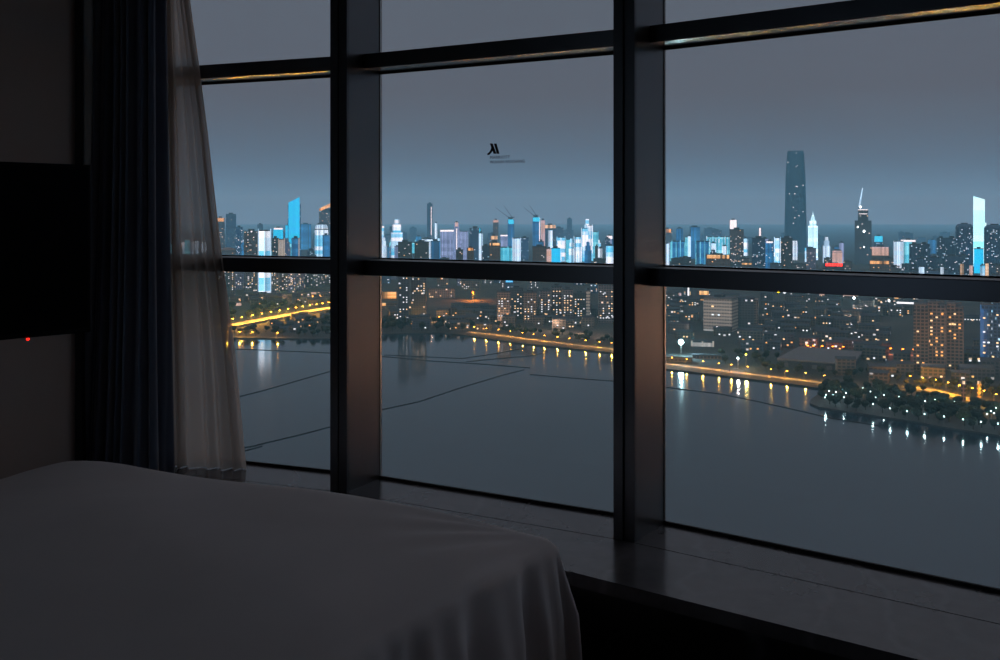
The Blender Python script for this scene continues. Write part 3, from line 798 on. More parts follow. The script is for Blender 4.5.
# --- middle pane
T('office_tower', 'thin cyan tower touching the left edge of the middle pane', 379, 384, 226, 3300, 'box', 'l_sky', crown=('g_white', 2, 0))
T('office_tower', 'white-shouldered cyan tower stepped like a wedding cake', 391, 402.5, 219, 3400, 'step', 'l_sky', top='l_white')
T('apartment_block', 'dark block with window specks left of its near twin', 398, 412, 242, 2500, 'box', 'f_dark', wins=14)
T('apartment_block', 'dark block with window specks right of its near twin', 414.5, 429, 242, 2520, 'box', 'f_dark', wins=12)
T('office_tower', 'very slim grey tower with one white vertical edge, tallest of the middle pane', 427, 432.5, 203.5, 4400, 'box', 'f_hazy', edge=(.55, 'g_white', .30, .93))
T('chimney_tower', 'white light stick standing right of the slim grey tower', 434.8, 437.2, 223, 3600, 'box', 'l_white')
T('hall', 'low white-lit hall roof between the dark twin blocks and the light stick', 421, 433, 237, 3200, 'dome', 'l_white', cat='building')
T('office_tower', 'lavender block with a white roof sign right of the light stick', 440.5, 453.5, 230, 3100, 'ribs', 'l_lav', crown=('g_white', 1.6, -.05))
T('office_tower', 'tower with a cream crown and white stripe between two lavender blocks', 454.3, 459, 222.5, 3200, 'box', 'l_lav', crown=('l_pink', 4, .3), edge=(0, 'g_white', .3, .85))
T('office_tower', 'plain lavender block right of the cream-crowned tower', 459.5, 468, 231, 3150, 'ribs', 'l_lav')
T('office_tower', 'dark tower with one cyan side right of the lavender blocks', 469.5, 481, 228, 3000, 'box', 'f_blue', edge=(.8, 'g_cyan', 0, 1))
T('office_block', 'bright white leaning-edge block under the dark cyan-sided tower', 478.5, 483, 233, 2900, 'box', 'l_white')
T('office_tower', 'pinkish tower with a square lit crown left of the twin cranes', 493, 498.5, 220, 3700, 'box', 'f_brown', crown=('l_pink', 2.5, 0))
T('unfinished_tower', 'dark blue unfinished tower with a cyan cap under the left pair of cranes', 507.7, 514.3, 219.5, 3300, 'box', 'l_blue', crown=('g_cyan', 4.5, .2)); YC1 = LAST_Y[0]
T('office_block', 'white-topped lavender block left of the unfinished tower', 500.5, 507.5, 235, 3000, 'ribs', 'l_lav', crown=('g_white', 1.2, 0))
T('office_block', 'white-lit wide block right of the unfinished tower', 512.5, 520.5, 238, 3000, 'ribs', 'l_white')
T('unfinished_tower', 'unfinished tower with cyan cap and one white edge under the right pair of cranes', 532.6, 540.2, 217.5, 3300, 'box', 'l_blue', crown=('g_cyan', 4, .1), edge=(.85, 'g_white', .2, 1)); YC2 = LAST_Y[0]
T('hotel_tower', 'cream-lit tower close behind the white-edged unfinished tower', 541, 545, 220, 3500, 'box', 'l_pink')
T('office_block', 'low block with a pale orange roof sign right of the cream-lit tower', 545, 555.5, 225, 3700, 'box', 'f_hazy', crown=('g_amber', 3.2, 0))
T('office_block', 'white v-topped block below the pale orange roof sign', 548, 552.5, 230, 3300, 'box', 'l_white')
T('apartment_block', 'dark brown windowed block in front of the right unfinished tower', 532.5, 546.5, 246.5, 2400, 'box', 'f_brown', wins=14)
T('office_block', 'low cyan block right of the dark brown windowed block', 551.5, 560.5, 248, 2500, 'box', 'l_cyan')
T('mall', 'warm orange lit low front beside the dark brown windowed block', 546.5, 551.5, 248.5, 2450, 'box', 'l_pink', cat='building')
T('apartment_tower', 'pale ribbed tower left of the big cyan cluster', 557, 565, 237, 3000, 'ribs', 'l_sky')
T('apartment_tower', 'teal ribbed tower between the pale ribbed tower and the big cyan cluster', 566, 572, 239, 3000, 'ribs', 'l_teal')
T('office_tower', 'tallest stepped shaft of the big cyan cluster near the thick mullion', 583.5, 591, 219, 3300, 'step', 'l_sky')
T('office_tower', 'front ribbed shaft of the big cyan cluster', 581.5, 588, 228, 3200, 'ribs', 'l_sky')
T('office_tower', 'right front shaft of the big cyan cluster', 587.8, 592.6, 225, 3180, 'ribs', 'l_sky')
T('office_tower', 'broad right shoulder block of the big cyan cluster', 591, 598.2, 231.5, 3250, 'ribs', 'l_teal')
T('office_tower', 'low left block of the big cyan cluster', 574, 581.5, 236.5, 3150, 'ribs', 'l_sky')
T('office_block', 'small white-lit block right of the big cyan cluster', 598, 602.3, 248, 2600, 'box', 'l_white')
T('office_block', 'small dark block between the cyan cluster and the thick mullion', 595, 598.2, 246, 2650, 'box', 'f_dark')
T('office_tower', 'white-topped tower touching the thick mullion in the middle pane', 606, 613, 236, 3200, 'box', 'l_lav', crown=('g_white', 3, .2))
T('office_block', 'pale cyan low block touching the thick mullion in the middle pane', 606, 614, 245.5, 2700, 'box', 'l_sky')
T('office_tower', 'faint far tower silhouette left of the big cyan cluster', 567, 572, 218.5, 5000, 'box', 'f_hazy')
T('mall', 'low front with orange signs below the lavender block', 467, 474, 248, 2400, 'box', 'f_brown', cat='building', crown=('g_orange', 2.6, .3))
T('mall', 'low front with a wide pale orange sign left of the unfinished tower', 489, 500.5, 243, 2450, 'box', 'f_brown', cat='building', crown=('g_orange', 2.4, .15))
T('mall', 'low block with a cream sign below the pinkish crowned tower', 490.5, 497.5, 236, 2900, 'box', 'f_grey', cat='building', crown=('g_amber', 3.4, .05))
T('office_block', 'cyan and white low block at the feet of the left cranes', 500, 512, 247, 2500, 'ribs', 'l_teal')
T('office_block', 'blue shadowy block behind the white leaning-edge block', 431, 440, 241, 2600, 'box', 'l_blue')
T('office_block', 'dark small block between lavender towers', 456, 463, 249.5, 2350, 'box', 'f_dark', wins=4)
T('office_block', 'dark blue block left of the low front with a wide orange sign', 482, 490, 246, 2450, 'box', 'f_blue', wins=3)
# middle pane, below the transom
T('restaurant', 'low lit restaurant glowing orange and gold at the left edge of the middle pane', 378, 397, 292, 1750, 'box', 'f_brown', cat='building', crown=('g_orange', 6.5, .0), depth=20)
T('restaurant', 'lower gold-lit terrace below the glowing restaurant', 378, 394.5, 303, 1640, 'box', 'f_brown', cat='building', crown=('g_orange', 3.5, .0), depth=16)
MIDB = [(381, 397, 270, 2300, 'f_lilac', 'lilac block above the glowing restaurant'), (398, 409, 268, 1380, 'f_dark', 'dark tall flats right of the glowing restaurant'),
        (411, 426, 267, 1400, 'f_dark', 'dark tall flats with a bright upper floor'), (428, 455, 288, 1800, 'f_grey', 'long low office with a lit floor band'),
        (437, 448, 272, 1950, 'f_brown', 'brown-orange flats behind the long low office'), (457, 466, 274, 2100, 'f_lilac', 'pale flats left of the orange floodlight'),
        (461, 480, 280, 1980, 'f_brown', 'brown-orange flats lit by the orange floodlight'), (482, 492, 276, 2150, 'f_grey', 'grey flats with a blue light'),
        (497, 510, 291.5, 1352, 'f_brown', 'brown slab nearest the long shore road bend'), (500.5, 505, 270, 2000, 'f_brown', 'slim pink flats left of the blue sign'),
        (510, 523, 288, 1425, 'f_dark', 'dark slab under the blue sign'), (523, 537, 292, 1380, 'f_brown', 'brown slab second along the shore'),
        (528, 539, 278, 2000, 'f_grey', 'grey tower behind the second brown slab'), (539.5, 551, 290, 1400, 'f_busy', 'flats with a bright column of windows'),
        (551.5, 562, 286, 1410, 'f_busy', 'speckled flats right of the bright window column'), (562.5, 573, 289, 1400, 'f_busy', 'speckled flats third in the row before the pale wall'),
        (573.5, 586, 293, 1385, 'f_dark', 'flats attached to the pale end wall'), (586.2, 590, 290, 1372, 'f_hotel', 'narrow pale end wall catching light'),
        (590.5, 598, 277, 1900, 'f_blue', 'dark blue slab behind the pale end wall'), (598.5, 614, 284, 1380, 'f_busy', 'brown speckled flats touching the thick mullion'),
        (545, 556, 274, 2250, 'f_grey', 'hazy grey tower above the speckled flats'), (560, 571, 276, 2200, 'f_lilac', 'hazy pale tower above the speckled flats'), (574, 585, 274, 2300, 'f_grey', 'hazy grey tower above the flats with the pale wall')]
for x0, x1, yt, Y, mt, lb in MIDB:
    T('apartment_block', lb+', middle pane', x0, x1, yt, Y, 'box', mt, cat='apartment block', group='flats below the transom in the middle pane', wins=(24 if Y < 1700 else 7) if mt != 'f_hotel' else 0, yaw=random.uniform(-.05, .05))
bs = T('office_block', 'block with a big bright blue sign under the transom, middle pane', 505, 513.5, 278, 1900, 'box', 'f_blue', crown=None)
MB().box(-6.5, 6.5, -1.2, -.2, 21, 31).build('blue_sign', glow('blue sign', lin(90, 190, 255), 1.5), bs)

# --- right pane
T('office_block', 'orange-lit small top peeking beside the thick mullion', 661, 672, 229, 3600, 'box', 'f_grey', crown=('g_orange', 3.5, .2))
T('apartment_block', 'white-lit ribbed block touching the thick mullion in the right pane', 662, 669, 243, 2900, 'ribs', 'l_white')
T('office_tower', 'plain blue tower behind the first teal ribbed towers', 676, 683, 228, 3700, 'round', 'l_blue')
T('apartment_tower', 'teal ribbed stepped tower nearest the thick mullion', 672, 684.5, 241, 2700, 'ribs', 'l_blue', top='l_teal')
T('office_tower', 'slim white lit tower between the two blue towers', 687.8, 690.8, 236, 3300, 'box', 'l_white')
T('office_tower', 'dark blue flat-topped tower over the second teal ribbed tower', 691, 700, 227, 3400, 'box', 'l_blue')
T('apartment_tower', 'second teal ribbed tower, left of the teal curtain block', 696, 709, 241, 2650, 'ribs', 'l_blue', top='l_teal')
T('office_block', 'small white-lit block in front of the teal curtain block', 711, 716, 243, 2900, 'box', 'l_white')
T('office_block', 'wide bright teal curtain-lit block below the glowing rooftop screen', 707, 731, 236.5, 3200, 'ribs', 'l_teal', top='l_sky')
T('apartment_tower', 'dark tower with lit windows right of the glowing rooftop screen', 730, 743.5, 229.5, 2700, 'box', 'f_grey', wins=26)
scr = T('screen_tower', 'tower carrying a glowing white rooftop screen', 729.5, 737, 220, 3500, 'box', 'f_blue', crown=('g_white', 9, .12))
T('apartment_tower', 'dark blue tower with specks midway between the screen and the tall tower', 752, 765, 238, 2700, 'box', 'f_blue', wins=18)
T('apartment_tower', 'cyan windowed tower left of the tall dark tower', 765.5, 773.5, 241.5, 2650, 'box', 'l_blue', crown=('g_white', 1.5, .2), wins=10)
T('office_block', 'bright cyan top block just left of the tall dark tower', 774.5, 780.5, 237.5, 3000, 'ribs', 'l_sky')
T('apartment_tower', 'dark slab overlapping the left foot of the tall dark tower', 781, 792.5, 238, 2600, 'box', 'f_dark', wins=14)
T('office_tower', 'small far white light bar on a faint tower', 758.5, 761.5, 228, 4200, 'box', 'f_hazy', crown=('g_white', 8, .4))
T('mall', 'low long front with orange lights below the teal curtain block', 706, 730, 255, 2300, 'box', 'f_brown', cat='building', crown=('g_orange', 3.5, .1), wins=12)
T('mall', 'low front with an orange sign right of the long orange front', 742, 752, 263, 2300, 'box', 'f_brown', cat='building', crown=('g_orange', 1.6, 0))
# the supertall tower
def supertall():
    Y = 4000; w = 20.5/F*Y; h = (YH-150.5)/F*Y+EYE-ZG
    p = place(795.5, Y); r = empty('supertall_tower', p, -math.atan2(p.x, p.y)); tag(r, 'very tall dark blue tapering tower, highest of the whole skyline', 'tower', GRP)
    MB().ring([(0, w*.53, w*.5, 0, 40), (h*.3, w*.52, w*.5, 0, 40), (h*.75, w*.47, w*.46, 0, 40), (h*.985, w*.40, w*.40, 0, 40)], 24, .45).build('tower_body', M['f_tall'], r)
    MB().ring([(h*.985, w*.385, w*.385, 0, 40), (h, w*.37, w*.37, 0, 40)], 24, .45).build('crown', M['darkcon'], r)
    lit_windows(r, w*.8, h*.9, 9, .3, ('g_win2',), (4, 3), 5, 4.2, depth=-2)
supertall()
T('office_tower', 'pale blue spired tower at the right foot of the tall dark tower', 808.3, 817.6, 211, 3300, 'spire', 'l_pearl')
T('office_tower', 'small white stepped tower right of the pale blue spired tower', 823, 830, 237, 3100, 'step', 'l_white')
T('hall', 'pinkish-white round lit hall right of the small white stepped tower', 832.5, 842, 249, 2900, 'dome', 'l_pink', cat='building')
rs = T('mall', 'low dark building carrying a glowing red sign under the tall dark tower', 824, 844, 264, 2250, 'box', 'f_dark', cat='building')
_h = (YH-264)/F*LAST_Y[0]+EYE-ZG
for k in range(6):
    x = -15+6*k
    m = MB().box(x-2.2, x+2.2, -1.2, -.4, _h-1, _h+1.0).box(x-2.2, x-.9, -1.2, -.4, _h-4.5, _h-1).box(x+.9, x+2.2, -1.2, -.4, _h-4.5, _h-1).box(x-.9, x+.9, -1.2, -.4, _h-3.4, _h-2.2)
    m.build('sign_character', M['g_red'], rs)
MB().box(-18, 18, -.4, .2, _h-5.5, _h+1.8).build('sign_board', plain('red board', lin(150, 20, 20)), rs)
st = T('unfinished_tower', 'unfinished tower with floodlights and a pale tower crane, right of the red sign', 855.2, 871, 209.5, 3000, 'site', 'f_site')
Y_SITE = LAST_Y[0]; st2 = (YH-209.5)/F*Y_SITE+EYE-ZG
def bulb(root, x, z, r, mat, y=-2.):
    MB().ring([(z-r, r*.3, r*.3, x, y), (z-r*.6, r*.8, r*.8, x, y), (z, r, r, x, y), (z+r*.6, r*.8, r*.8, x, y), (z+r, r*.3, r*.3, x, y)], 10).build('floodlight', M[mat], root)
M['g_bulb'] = glow('site floodlight', lin(215, 245, 255), 9.0, 'FRONT')
for px, py, rr in ((860.7, 207, 3.2), (864, 231.3, 3.2), (858, 227, 2.0), (864, 247, 1.6)):
    bulb(st, (px-863.1)/F*Y_SITE, (YH-py)/F*Y_SITE+EYE-ZG, rr, 'g_bulb')
MB().box(-14, 14, -1.5, 0, st2-2, st2+.4).box(-12, 12, -1.5, 0, st2-14, st2-12).build('work_light_band', M['g_white'], st)
T('screen_block', 'block with a cyan lit screen right of the unfinished tower', 874.5, 882.5, 236.3, 3100, 'box', 'f_blue', crown=('g_cyan', 5.5, .05))
T('mall', 'pinkish lit wide front right of the unfinished tower', 872, 888.5, 247, 2700, 'box', 'f_brown', cat='building', crown=('l_pink', 8.5, .05))
T('mall', 'low orange-lit front below the pinkish lit front', 870, 889, 261, 2300, 'box', 'f_brown', cat='building', crown=('g_orange', 3.0, .05))
T('office_tower', 'white-lit ribbed tower left of the teal block with bright roof lights', 894, 903, 241, 2800, 'ribs', 'l_white')
T('office_tower', 'teal block with bright roof lights', 903.3, 913, 240, 2850, 'box', 'l_teal', crown=('g_white', 1.8, -.4))
for x0, x1, yt, Y, lb in ((909.5, 918.5, 244, 2500, 'first dark blue block right of the teal block with roof lights'), (919, 929.5, 244, 2480, 'second dark blue block right of the teal block with roof lights'),
                       (929.8, 939, 257, 2350, 'low dark blue block left of the tall dark pair'), (937, 945, 238, 2700, 'taller dark blue block left of the round dark teal tower'),
                       (946, 957.5, 238, 2750, 'dark blue block touching the round dark teal tower'), (917, 928, 258, 2300, 'low blue-grey block in front of the second dark blue block'),
                       (946.5, 958, 256, 2300, 'low wide blue-grey block below the dark pair'), (958.3, 969, 255.5, 2300, 'low blue-grey block below the round dark teal tower')):
    T('office_block', lb, x0, x1, yt, Y, 'box', 'f_blue', wins=3)
T('office_tower', 'round-cornered dark teal tower left of the bright slanted screen tower', 956, 972.5, 224, 2600, 'round', 'f_blue', wins=10)
T('screen_tower', 'bright white-cyan tower with a slanted top, far right of the skyline', 973.8, 984.3, 196, 2900, 'sheer', 'l_bright', ytr=199.5)
T('office_block', 'small cyan glowing base in front of the bright slanted tower', 974.5, 983, 248.5, 2550, 'box', 'l_cyan')
T('office_tower', 'dark teal tower right of the bright slanted screen tower', 984.8, 1004, 225, 2600, 'round', 'f_blue', wins=16)
for x, w_, yt, mm, lb in ((921.5, 5, 266.5, 'l_white', 'small white arched entrance light under the dark blue blocks'), (942, 3, 266.5, 'l_white', 'small white lit kiosk under the dark pair'), (962, 3.4, 263.5, 'g_amber', 'slim amber lit front left under the bright slanted tower'),
                       (971, 3, 265, 'l_pink', 'slim pale lit front between the amber front and the cyan front'), (982.5, 4.4, 265, 'l_sky', 'small cyan lit front under the bright slanted tower'), (987, 3, 263, 'g_amber', 'slim amber lit front right under the bright slanted tower')):
    T('lit_front', lb, x-w_/2, x+w_/2, yt, 2150, 'box', mm, cat='building', depth=12)
# cranes
def crane(name, label, px, py, tx, ty, Y, lit=False, hm=6, dy=4, yt=None):
    p = place(px, Y); z = (YH-yt)/F*Y+EYE+hm+.3; py = YH-(z-EYE)/Y*F
    r = empty(name, (p.x, p.y+dy, z-hm)); tag(r, label, 'tower crane', 'tower cranes on the skyline')
    mm = M['l_white'] if lit else M['darkcon']
    tk = .9 if not lit else 2.4
    MB().tube((0, 0, 0), (0, 0, hm+3), 1.2, 6).build('mast', M['darkcon'], r)
    MB().tube((0, 0, hm), ((tx-px)/F*Y, 0, hm+(py-ty)/F*Y), tk, 6, tk*.6).build('jib', mm, r)
    MB().tube((0, 0, hm), (-(tx-px)/F*Y*.3, 0, hm+2), 1.2, 6).build('counter_jib', M['darkcon'], r)
    MB().box(-2, 2, -2, 2, hm-3, hm).build('cab', M['darkcon'], r)
crane('tower_crane', 'crane with its jib leaning far left on the left unfinished tower', 508.8, 219, 496, 208, YC1, yt=219.5)
crane('tower_crane', 'steeper crane on the left unfinished tower', 512.2, 219, 503.5, 205, YC1, dy=19, yt=219.5)
crane('tower_crane', 'crane with its jib leaning far left on the right unfinished tower', 534, 218, 524, 207.5, YC2, yt=217.5)
crane('tower_crane', 'steeper crane on the right unfinished tower', 536.5, 217, 530, 205.5, YC2, dy=21.5, yt=217.5)
crane('tower_crane', 'pale lit crane with a steep jib, right of the red sign', 860.5, 205.5, 864, 188, Y_SITE, True, 6, dy=12, yt=209.5)

book(obb(place(795.5, 4000), 92, 90, -.29, 4))
book(obb(place(703.5, 1290), 90, 40, -.45, 6).copy()); book(obb(place(735.2, 1296), 66, 34, -.26, 4)); book(obb(place(720, 1290), 110, 44, -.3, 8))
for a_, b_, yb_ in ((914.5, 928, 371), (927, 945, 370.5), (946, 962.5, 370.5), (982, 1004, 372)):
    Y_ = (EYE-ZG)*F/(yb_-YH); p_ = place((a_+b_)/2, Y_); book(obb(p_, (b_-a_)/F*Y_+3, 24, -math.atan2(p_.x, p_.y), 4))
book([tuple(ground(*q, ZG+9)[:2]) for q in ((776, 358.5), (854, 364), (863, 351.7), (798, 347.2))])
# hazy silhouettes far behind, and filler blocks between the named towers
rnd = random.Random(21)
for k in range(85):
    px = rnd.uniform(100, 1300)
    Y = rnd.uniform(4300, 5600); w_ = rnd.uniform(5, 11)
    yt = rnd.choice([rnd.uniform(224, 238), rnd.uniform(230, 240)])
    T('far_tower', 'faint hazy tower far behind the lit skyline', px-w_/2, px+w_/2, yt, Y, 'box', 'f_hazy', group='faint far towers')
for k in range(125):
    px = rnd.uniform(100, 1300) if k > 95 else rnd.uniform(140, 1070); Y = rnd.uniform(2750, 4100); w_ = rnd.uniform(4, 10); yt = rnd.uniform(236, 250)
    T('city_block', 'mid-height block standing in a gap between the brighter skyline towers', px-w_/2, px+w_/2, yt, Y, rnd.choice(['box', 'box', 'step']), rnd.choice(['f_blue', 'f_lilac', 'f_sky', 'l_blue', 'l_blue', 'l_lav', 'l_sky', 'l_teal', 'l_white', 'l_teal']), group='skyline gap blocks', wins=2)
for k in range(125):
    px = rnd.uniform(60, 1400) if k > 85 else rnd.uniform(140, 1080); Y = rnd.uniform(2050, 2700); w_ = rnd.uniform(7, 14); 
    yb = YH+(EYE-ZG)*F/Y; yt = yb-rnd.uniform(6, 16)
    if 690 < px < 760 and Y < 1500: continue
    T('city_block', 'dim apartment block in the dense city behind the shore districts', px-w_/2, px+w_/2, yt, Y, 'box', rnd.choice(['f_dark', 'f_busy', 'f_sky', 'f_grey', 'f_sky']), group='dense city blocks', wins=5)

# --- right pane, below the transom
def hotel():
    Y = 1290; p = place(703.5, Y)
    r = empty('slab_building', p, -math.atan2(p.x, p.y)-.30); tag(r, 'grey gridded slab block standing alone behind the bright floodlight', 'building')
    w = 37; h = (YH-298.5)/F*Y+EYE-ZG; d = 30
    MB().box(0, w, 0, d, 0, h).build('front_wall', M['f_hotel'], r)
    MB().box(-.5, w+.5, -.5, d+.5, h, h+1.5).build('parapet', M['concrete'], r)
    MB().box(w*.3, w*.6, d*.3, d*.7, h+1.5, h+5).build('plant_room', M['darkcon'], r)
    MB().box(.5, w-.5, -1.6, -.6, 0, 2.0).build('lit_arcade', M['l_beige'], r)
    lit_windows(r, 30, 30, 2, .2, ('g_win2',)); 
    for c in r.children:
        if c.name.startswith('lit_window'): c.location.x += 20
    p2 = place(733.4, 1302); r2 = empty('slab_building', p2, -math.atan2(p2.x, p2.y)-.08); tag(r2, 'dark blank slab block directly right of the grey gridded slab block', 'building')
    MB().box(0, 26, 0, 26, 0, h-1).build('front_wall', M['f_dark'], r2)
    MB().box(26, 30.5, 2, 26, 0, h-2).build('stair_tower', M['f_brown'], r2)
    MB().box(-.4, 26.4, -.4, 26.4, h-1, h+.4).build('parapet', M['darkcon'], r2)
    # the plaza floodlight washing the front
    l = bpy.data.lights.new('plaza_light', 'SPOT'); l.energy = 1.7e4; l.color = (1, .86, .74); l.spot_size = 1.2; l.spot_blend = .6; l.shadow_soft_size = 1
    lo = bpy.data.objects.new('plaza_light', l); C.objects.link(lo)
    lo.location = (p.x+4, p.y-62, ZG+12); lo.rotation_euler = (Vector((p.x+22, p.y, ZG+20))-lo.location).to_track_quat('-Z', 'Y').to_euler()
hotel()
def flats(px0, px1, yt, yb, cols, mat, label, led_mat=None, group='tall flats on the right'):
    Y = (EYE-ZG)*F/(yb-YH); w = (px1-px0)/F*Y; h = (YH-yt)/F*Y+EYE-ZG
    p = place((px0+px1)/2, Y); r = empty('apartment_tower', p, -math.atan2(p.x, p.y)); tag(r, label, 'apartment tower', group)
    n = len(cols); 
    for k, (a, b, dz, dy) in enumerate(cols):
        MB().box(-w/2+w*a, -w/2+w*b, dy, dy+16, 0, h+dz).build('wing', M[mat], r)
        MB().box(-w/2+w*a-.3, -w/2+w*b+.3, dy-.3, dy+16.3, h+dz, h+dz+1.2).build('parapet', M['concrete'], r)
        MB().box(-w/2+w*(a+b)/2-2.5, -w/2+w*(a+b)/2+2.5, dy+5, dy+11, h+dz+1.2, h+dz+4.5).build('lift_housing', M['concrete'], r)
    # balcony stacks
    for k in range(7):
        x = -w/2+w*(k+.5)/7
        MB().box(x-1.3, x+1.3, -1.5, 0, 4, h*.93).build('balcony_stack', M['f_brown' if not led_mat else ('l_bluflat' if k < 2 else 'f_blue')], r)
    return r, w, h
r, w, h = flats(914.5, 926.6, 305, 371, [(0, 1, 0, 2)], 'f_brown', 'left narrow tower of the brown pair of tall flats'); lit_windows(r, w, h, 6, .05, ('g_win3', 'g_win'), size=(2., 1.4), depth=-1.6)
r, w, h = flats(928.4, 945, 303, 370.5, [(0, .62, 0, 0), (.55, 1, -3, 2)], 'f_brown', 'middle tower of the brown tall flats'); lit_windows(r, w, h, 19, .05, ('g_win3', 'g_win'), size=(2., 1.4), depth=-1.6)
r, w, h = flats(947.2, 962.5, 306, 370.5, [(0, .55, 2, 0), (.5, 1, -2, 3)], 'f_brown', 'right tower of the brown tall flats'); lit_windows(r, w, h, 11, .05, ('g_win3', 'g_win'), size=(2., 1.4), depth=-1.6)
r, w, h = flats(982, 1004, 305, 372, [(0, .5, 0, 0), (.45, 1, 2, 2)], 'f_blue', 'blue-edged tall flats at the right end of the view', 'l_bluflat'); lit_windows(r, w, h, 18, .05, ('g_win2', 'g_win'), size=(2., 1.4), depth=-1.6)
for k in range(12):
    if k < 1: MB().box(-w/2-.6, -w/2+.6, -.8, .5, 2, h).build('light_strip', M['l_bluflat'], r)

for px_, en in ((918, 4e3), (936, 6e3), (955, 6e3)):  # unseen warm points added to lift the walls of the brown flats
    q = ground(px_, 378); l = lamp_light('forecourt', en, lin(255, 222, 200), 1); lo = bpy.data.objects.new('forecourt_light', l); C.objects.link(lo); lo.location = (q.x, q.y-14, ZG+22)
for px_, py_, en in ((404, 322, 9e3), (432, 322, 8e3), (503, 326, 1.5e4), (530, 329, 1.5e4), (556, 331, 1.5e4), (580, 333, 1.5e4), (604, 335, 1.5e4), (280, 303, 2.5e4), (310, 303, 2e4), (690, 336, 6e3), (800, 318, 3e4), (850, 322, 2.5e4)):  # unseen warm points without fixtures, added to brighten the block fronts
    q = ground(px_, py_); l = lamp_light('street', en, lin(255, 214, 176), 1); lo = bpy.data.objects.new('street_light', l); C.objects.link(lo); lo.location = (q.x, q.y, ZG+10)
def hall():
    P = [ground(*q, ZG+9) for q in ((777, 358), (853, 363.5), (862, 352), (799, 347.5))]; P = [Vector((q.x, q.y, ZG)) for q in P]
    c = sum(P, Vector())/4; r = empty('exhibition_hall', (c.x, c.y, ZG)); tag(r, 'wide flat grey roofed hall beside the shore road, right pane', 'building')
    q = [((p-c).x*.97, (p-c).y*.97) for p in P]
    MB().prism(q, 0, 7).build('wall', M['darkcon'], r)
    q2 = [((p-c).x*1.0, (p-c).y*1.0) for p in P]
    MB().prism(q2, 7, [9, 8, 9.5, 10]).build('roof', M['roofing'], r)
    for k in range(4):
        a = Vector(q[0])*(1-(k+.6)/5)+Vector(q[1])*((k+.6)/5)
        MB().box(a.x-4, a.x+4, a.y-.6, a.y+.4, 1, 5).build('shutter_door', M['concrete'], r)
hall()
def flood(px, py, hh, mat, r_, label, energy=0, col=(1, 1, 1), up=False):
    p = ground(px, py); book(obb(p, 8, 5, 0, 5)); TREES.append((p.x, p.y, 3)); r = empty('floodlight_mast', p); tag(r, label, 'floodlight')
    MB().tube((0, 0, 0), (0, 0, hh), .3, 8, .18).build('mast', M['steel'], r)
    MB().box(-1.2, 1.2, -.3, .3, hh-.2, hh+.2).build('crossarm', M['steel'], r)
    bulb(r, 0, hh+r_*.7, r_, mat, 0)
    if energy:
        lo = bpy.data.objects.new('flood_light', lamp_light('flood', energy, col, 1.)); C.objects.link(lo); lo.parent = r; lo.location = (0, -r_-.6, hh+r_*.7)
flood(681, 356, 13, 'g_flood', 2.5, 'dazzling white-cyan floodlight by the shore, right of the thick mullion', 8e4, lin(180, 240, 255)[:3])
flood(473, 300, 12, 'g_deep', 1.6, 'orange floodlight among the brown flats of the middle pane', 1.6e5, lin(255, 150, 50)[:3])
flood(778.5, 304, 20, 'g_yellow', 3.6, 'square yellow light high behind the dark blank slab', 0)
flood(784.5, 304, 18, 'g_win2', 2.6, 'white light right of the square yellow light', 0)
flood(854, 311, 19, 'g_bulb', 1.8, 'white floodlight left of the orange billboard', 4e4, (1, .98, .9))
flood(889, 309, 12, 'g_bulb', 1.6, 'greenish-white floodlight below the orange billboard', 3e4, (.8, 1, .95))
flood(273, 301, 9, 'g_deep', 1.5, 'left orange light below the flats of the first pane', 4e4, lin(255, 180, 90)[:3])
flood(286, 300.5, 8, 'g_deep', 1.7, 'second orange light below the flats of the first pane', 4e4, lin(255, 180, 90)[:3])
flood(312.5, 300, 6, 'g_deep', 1.0, 'small orange light in front of the long lit arcade', 1e4, lin(255, 180, 90)[:3])
flood(738, 369, 10, 'g_bulb', .9, 'single white lamp on the shore among the orange ones', 1e4, (1, 1, 1))
flood(746, 367, 12, 'g_yellow', .8, 'yellowish lamp behind the shore road', 8e3, (1, .9, .3))
flood(776, 341, 6, 'g_deep', .8, 'single red-orange light among the dark houses', 0)

T('pavilion', 'white-lit glass pavilion right of the dazzling floodlight', 692, 713, 341, 1130, 'ribs', 'l_beige', cat='building', depth=16)
T('shed', 'long lit shed on the shore below the dazzling floodlight', 664, 692, 357, 1015, 'box', 'f_house', cat='building', depth=10)
T('shed', 'brownish shed on the shore below the glass pavilion', 693, 721, 358, 1020, 'box', 'f_brown', cat='building', depth=10)
T('office_block', 'office with a tall white light strip, left of the gridded slab block', 683, 692, 286, 1750, 'box', 'f_dark', edge=(.2, 'g_white', .1, .95), wins=6)
T('mall', 'block with round orange signs left of the gridded slab block', 697, 711, 291, 1800, 'box', 'f_brown', cat='building', crown=('g_orange', 5, .35), wins=4)
T('mall', 'block with a bright white front left of the tall white light strip', 668, 683, 293, 1800, 'box', 'f_dark', cat='building', crown=('l_pink', 3.5, .25), wins=6)
T('billboard_block', 'block carrying an orange billboard above the avenue', 885, 900, 295.5, 1750, 'box', 'f_grey', cat='building', crown=('g_orange', 5.5, .25))
T('office_block', 'wide office with two bright white window bands', 897, 923, 302.5, 1550, 'box', 'f_grey', crown=('g_white', 1.4, .05), depth=14)
T('office_block', 'office block with warm lit floors behind the brown tall flats', 929, 945, 292, 1900, 'box', 'f_busy', wins=8)
T('sign_block', 'dark block with a row of white sign characters right of the brown tall flats', 961, 981, 315, 1400, 'box', 'f_dark', cat='building', wins=16, wmats=('g_win2',))
T('mall', 'orange-fronted mall left of the white floodlight', 812, 857, 291, 1800, 'box', 'f_brown', cat='building', crown=('l_pink', 4.5, .02), wins=20, depth=18)
T('office_block', 'wide dark hangar-like block between the slab and the mall', 757, 800, 309, 1500, 'box', 'f_dark', cat='building', depth=20)
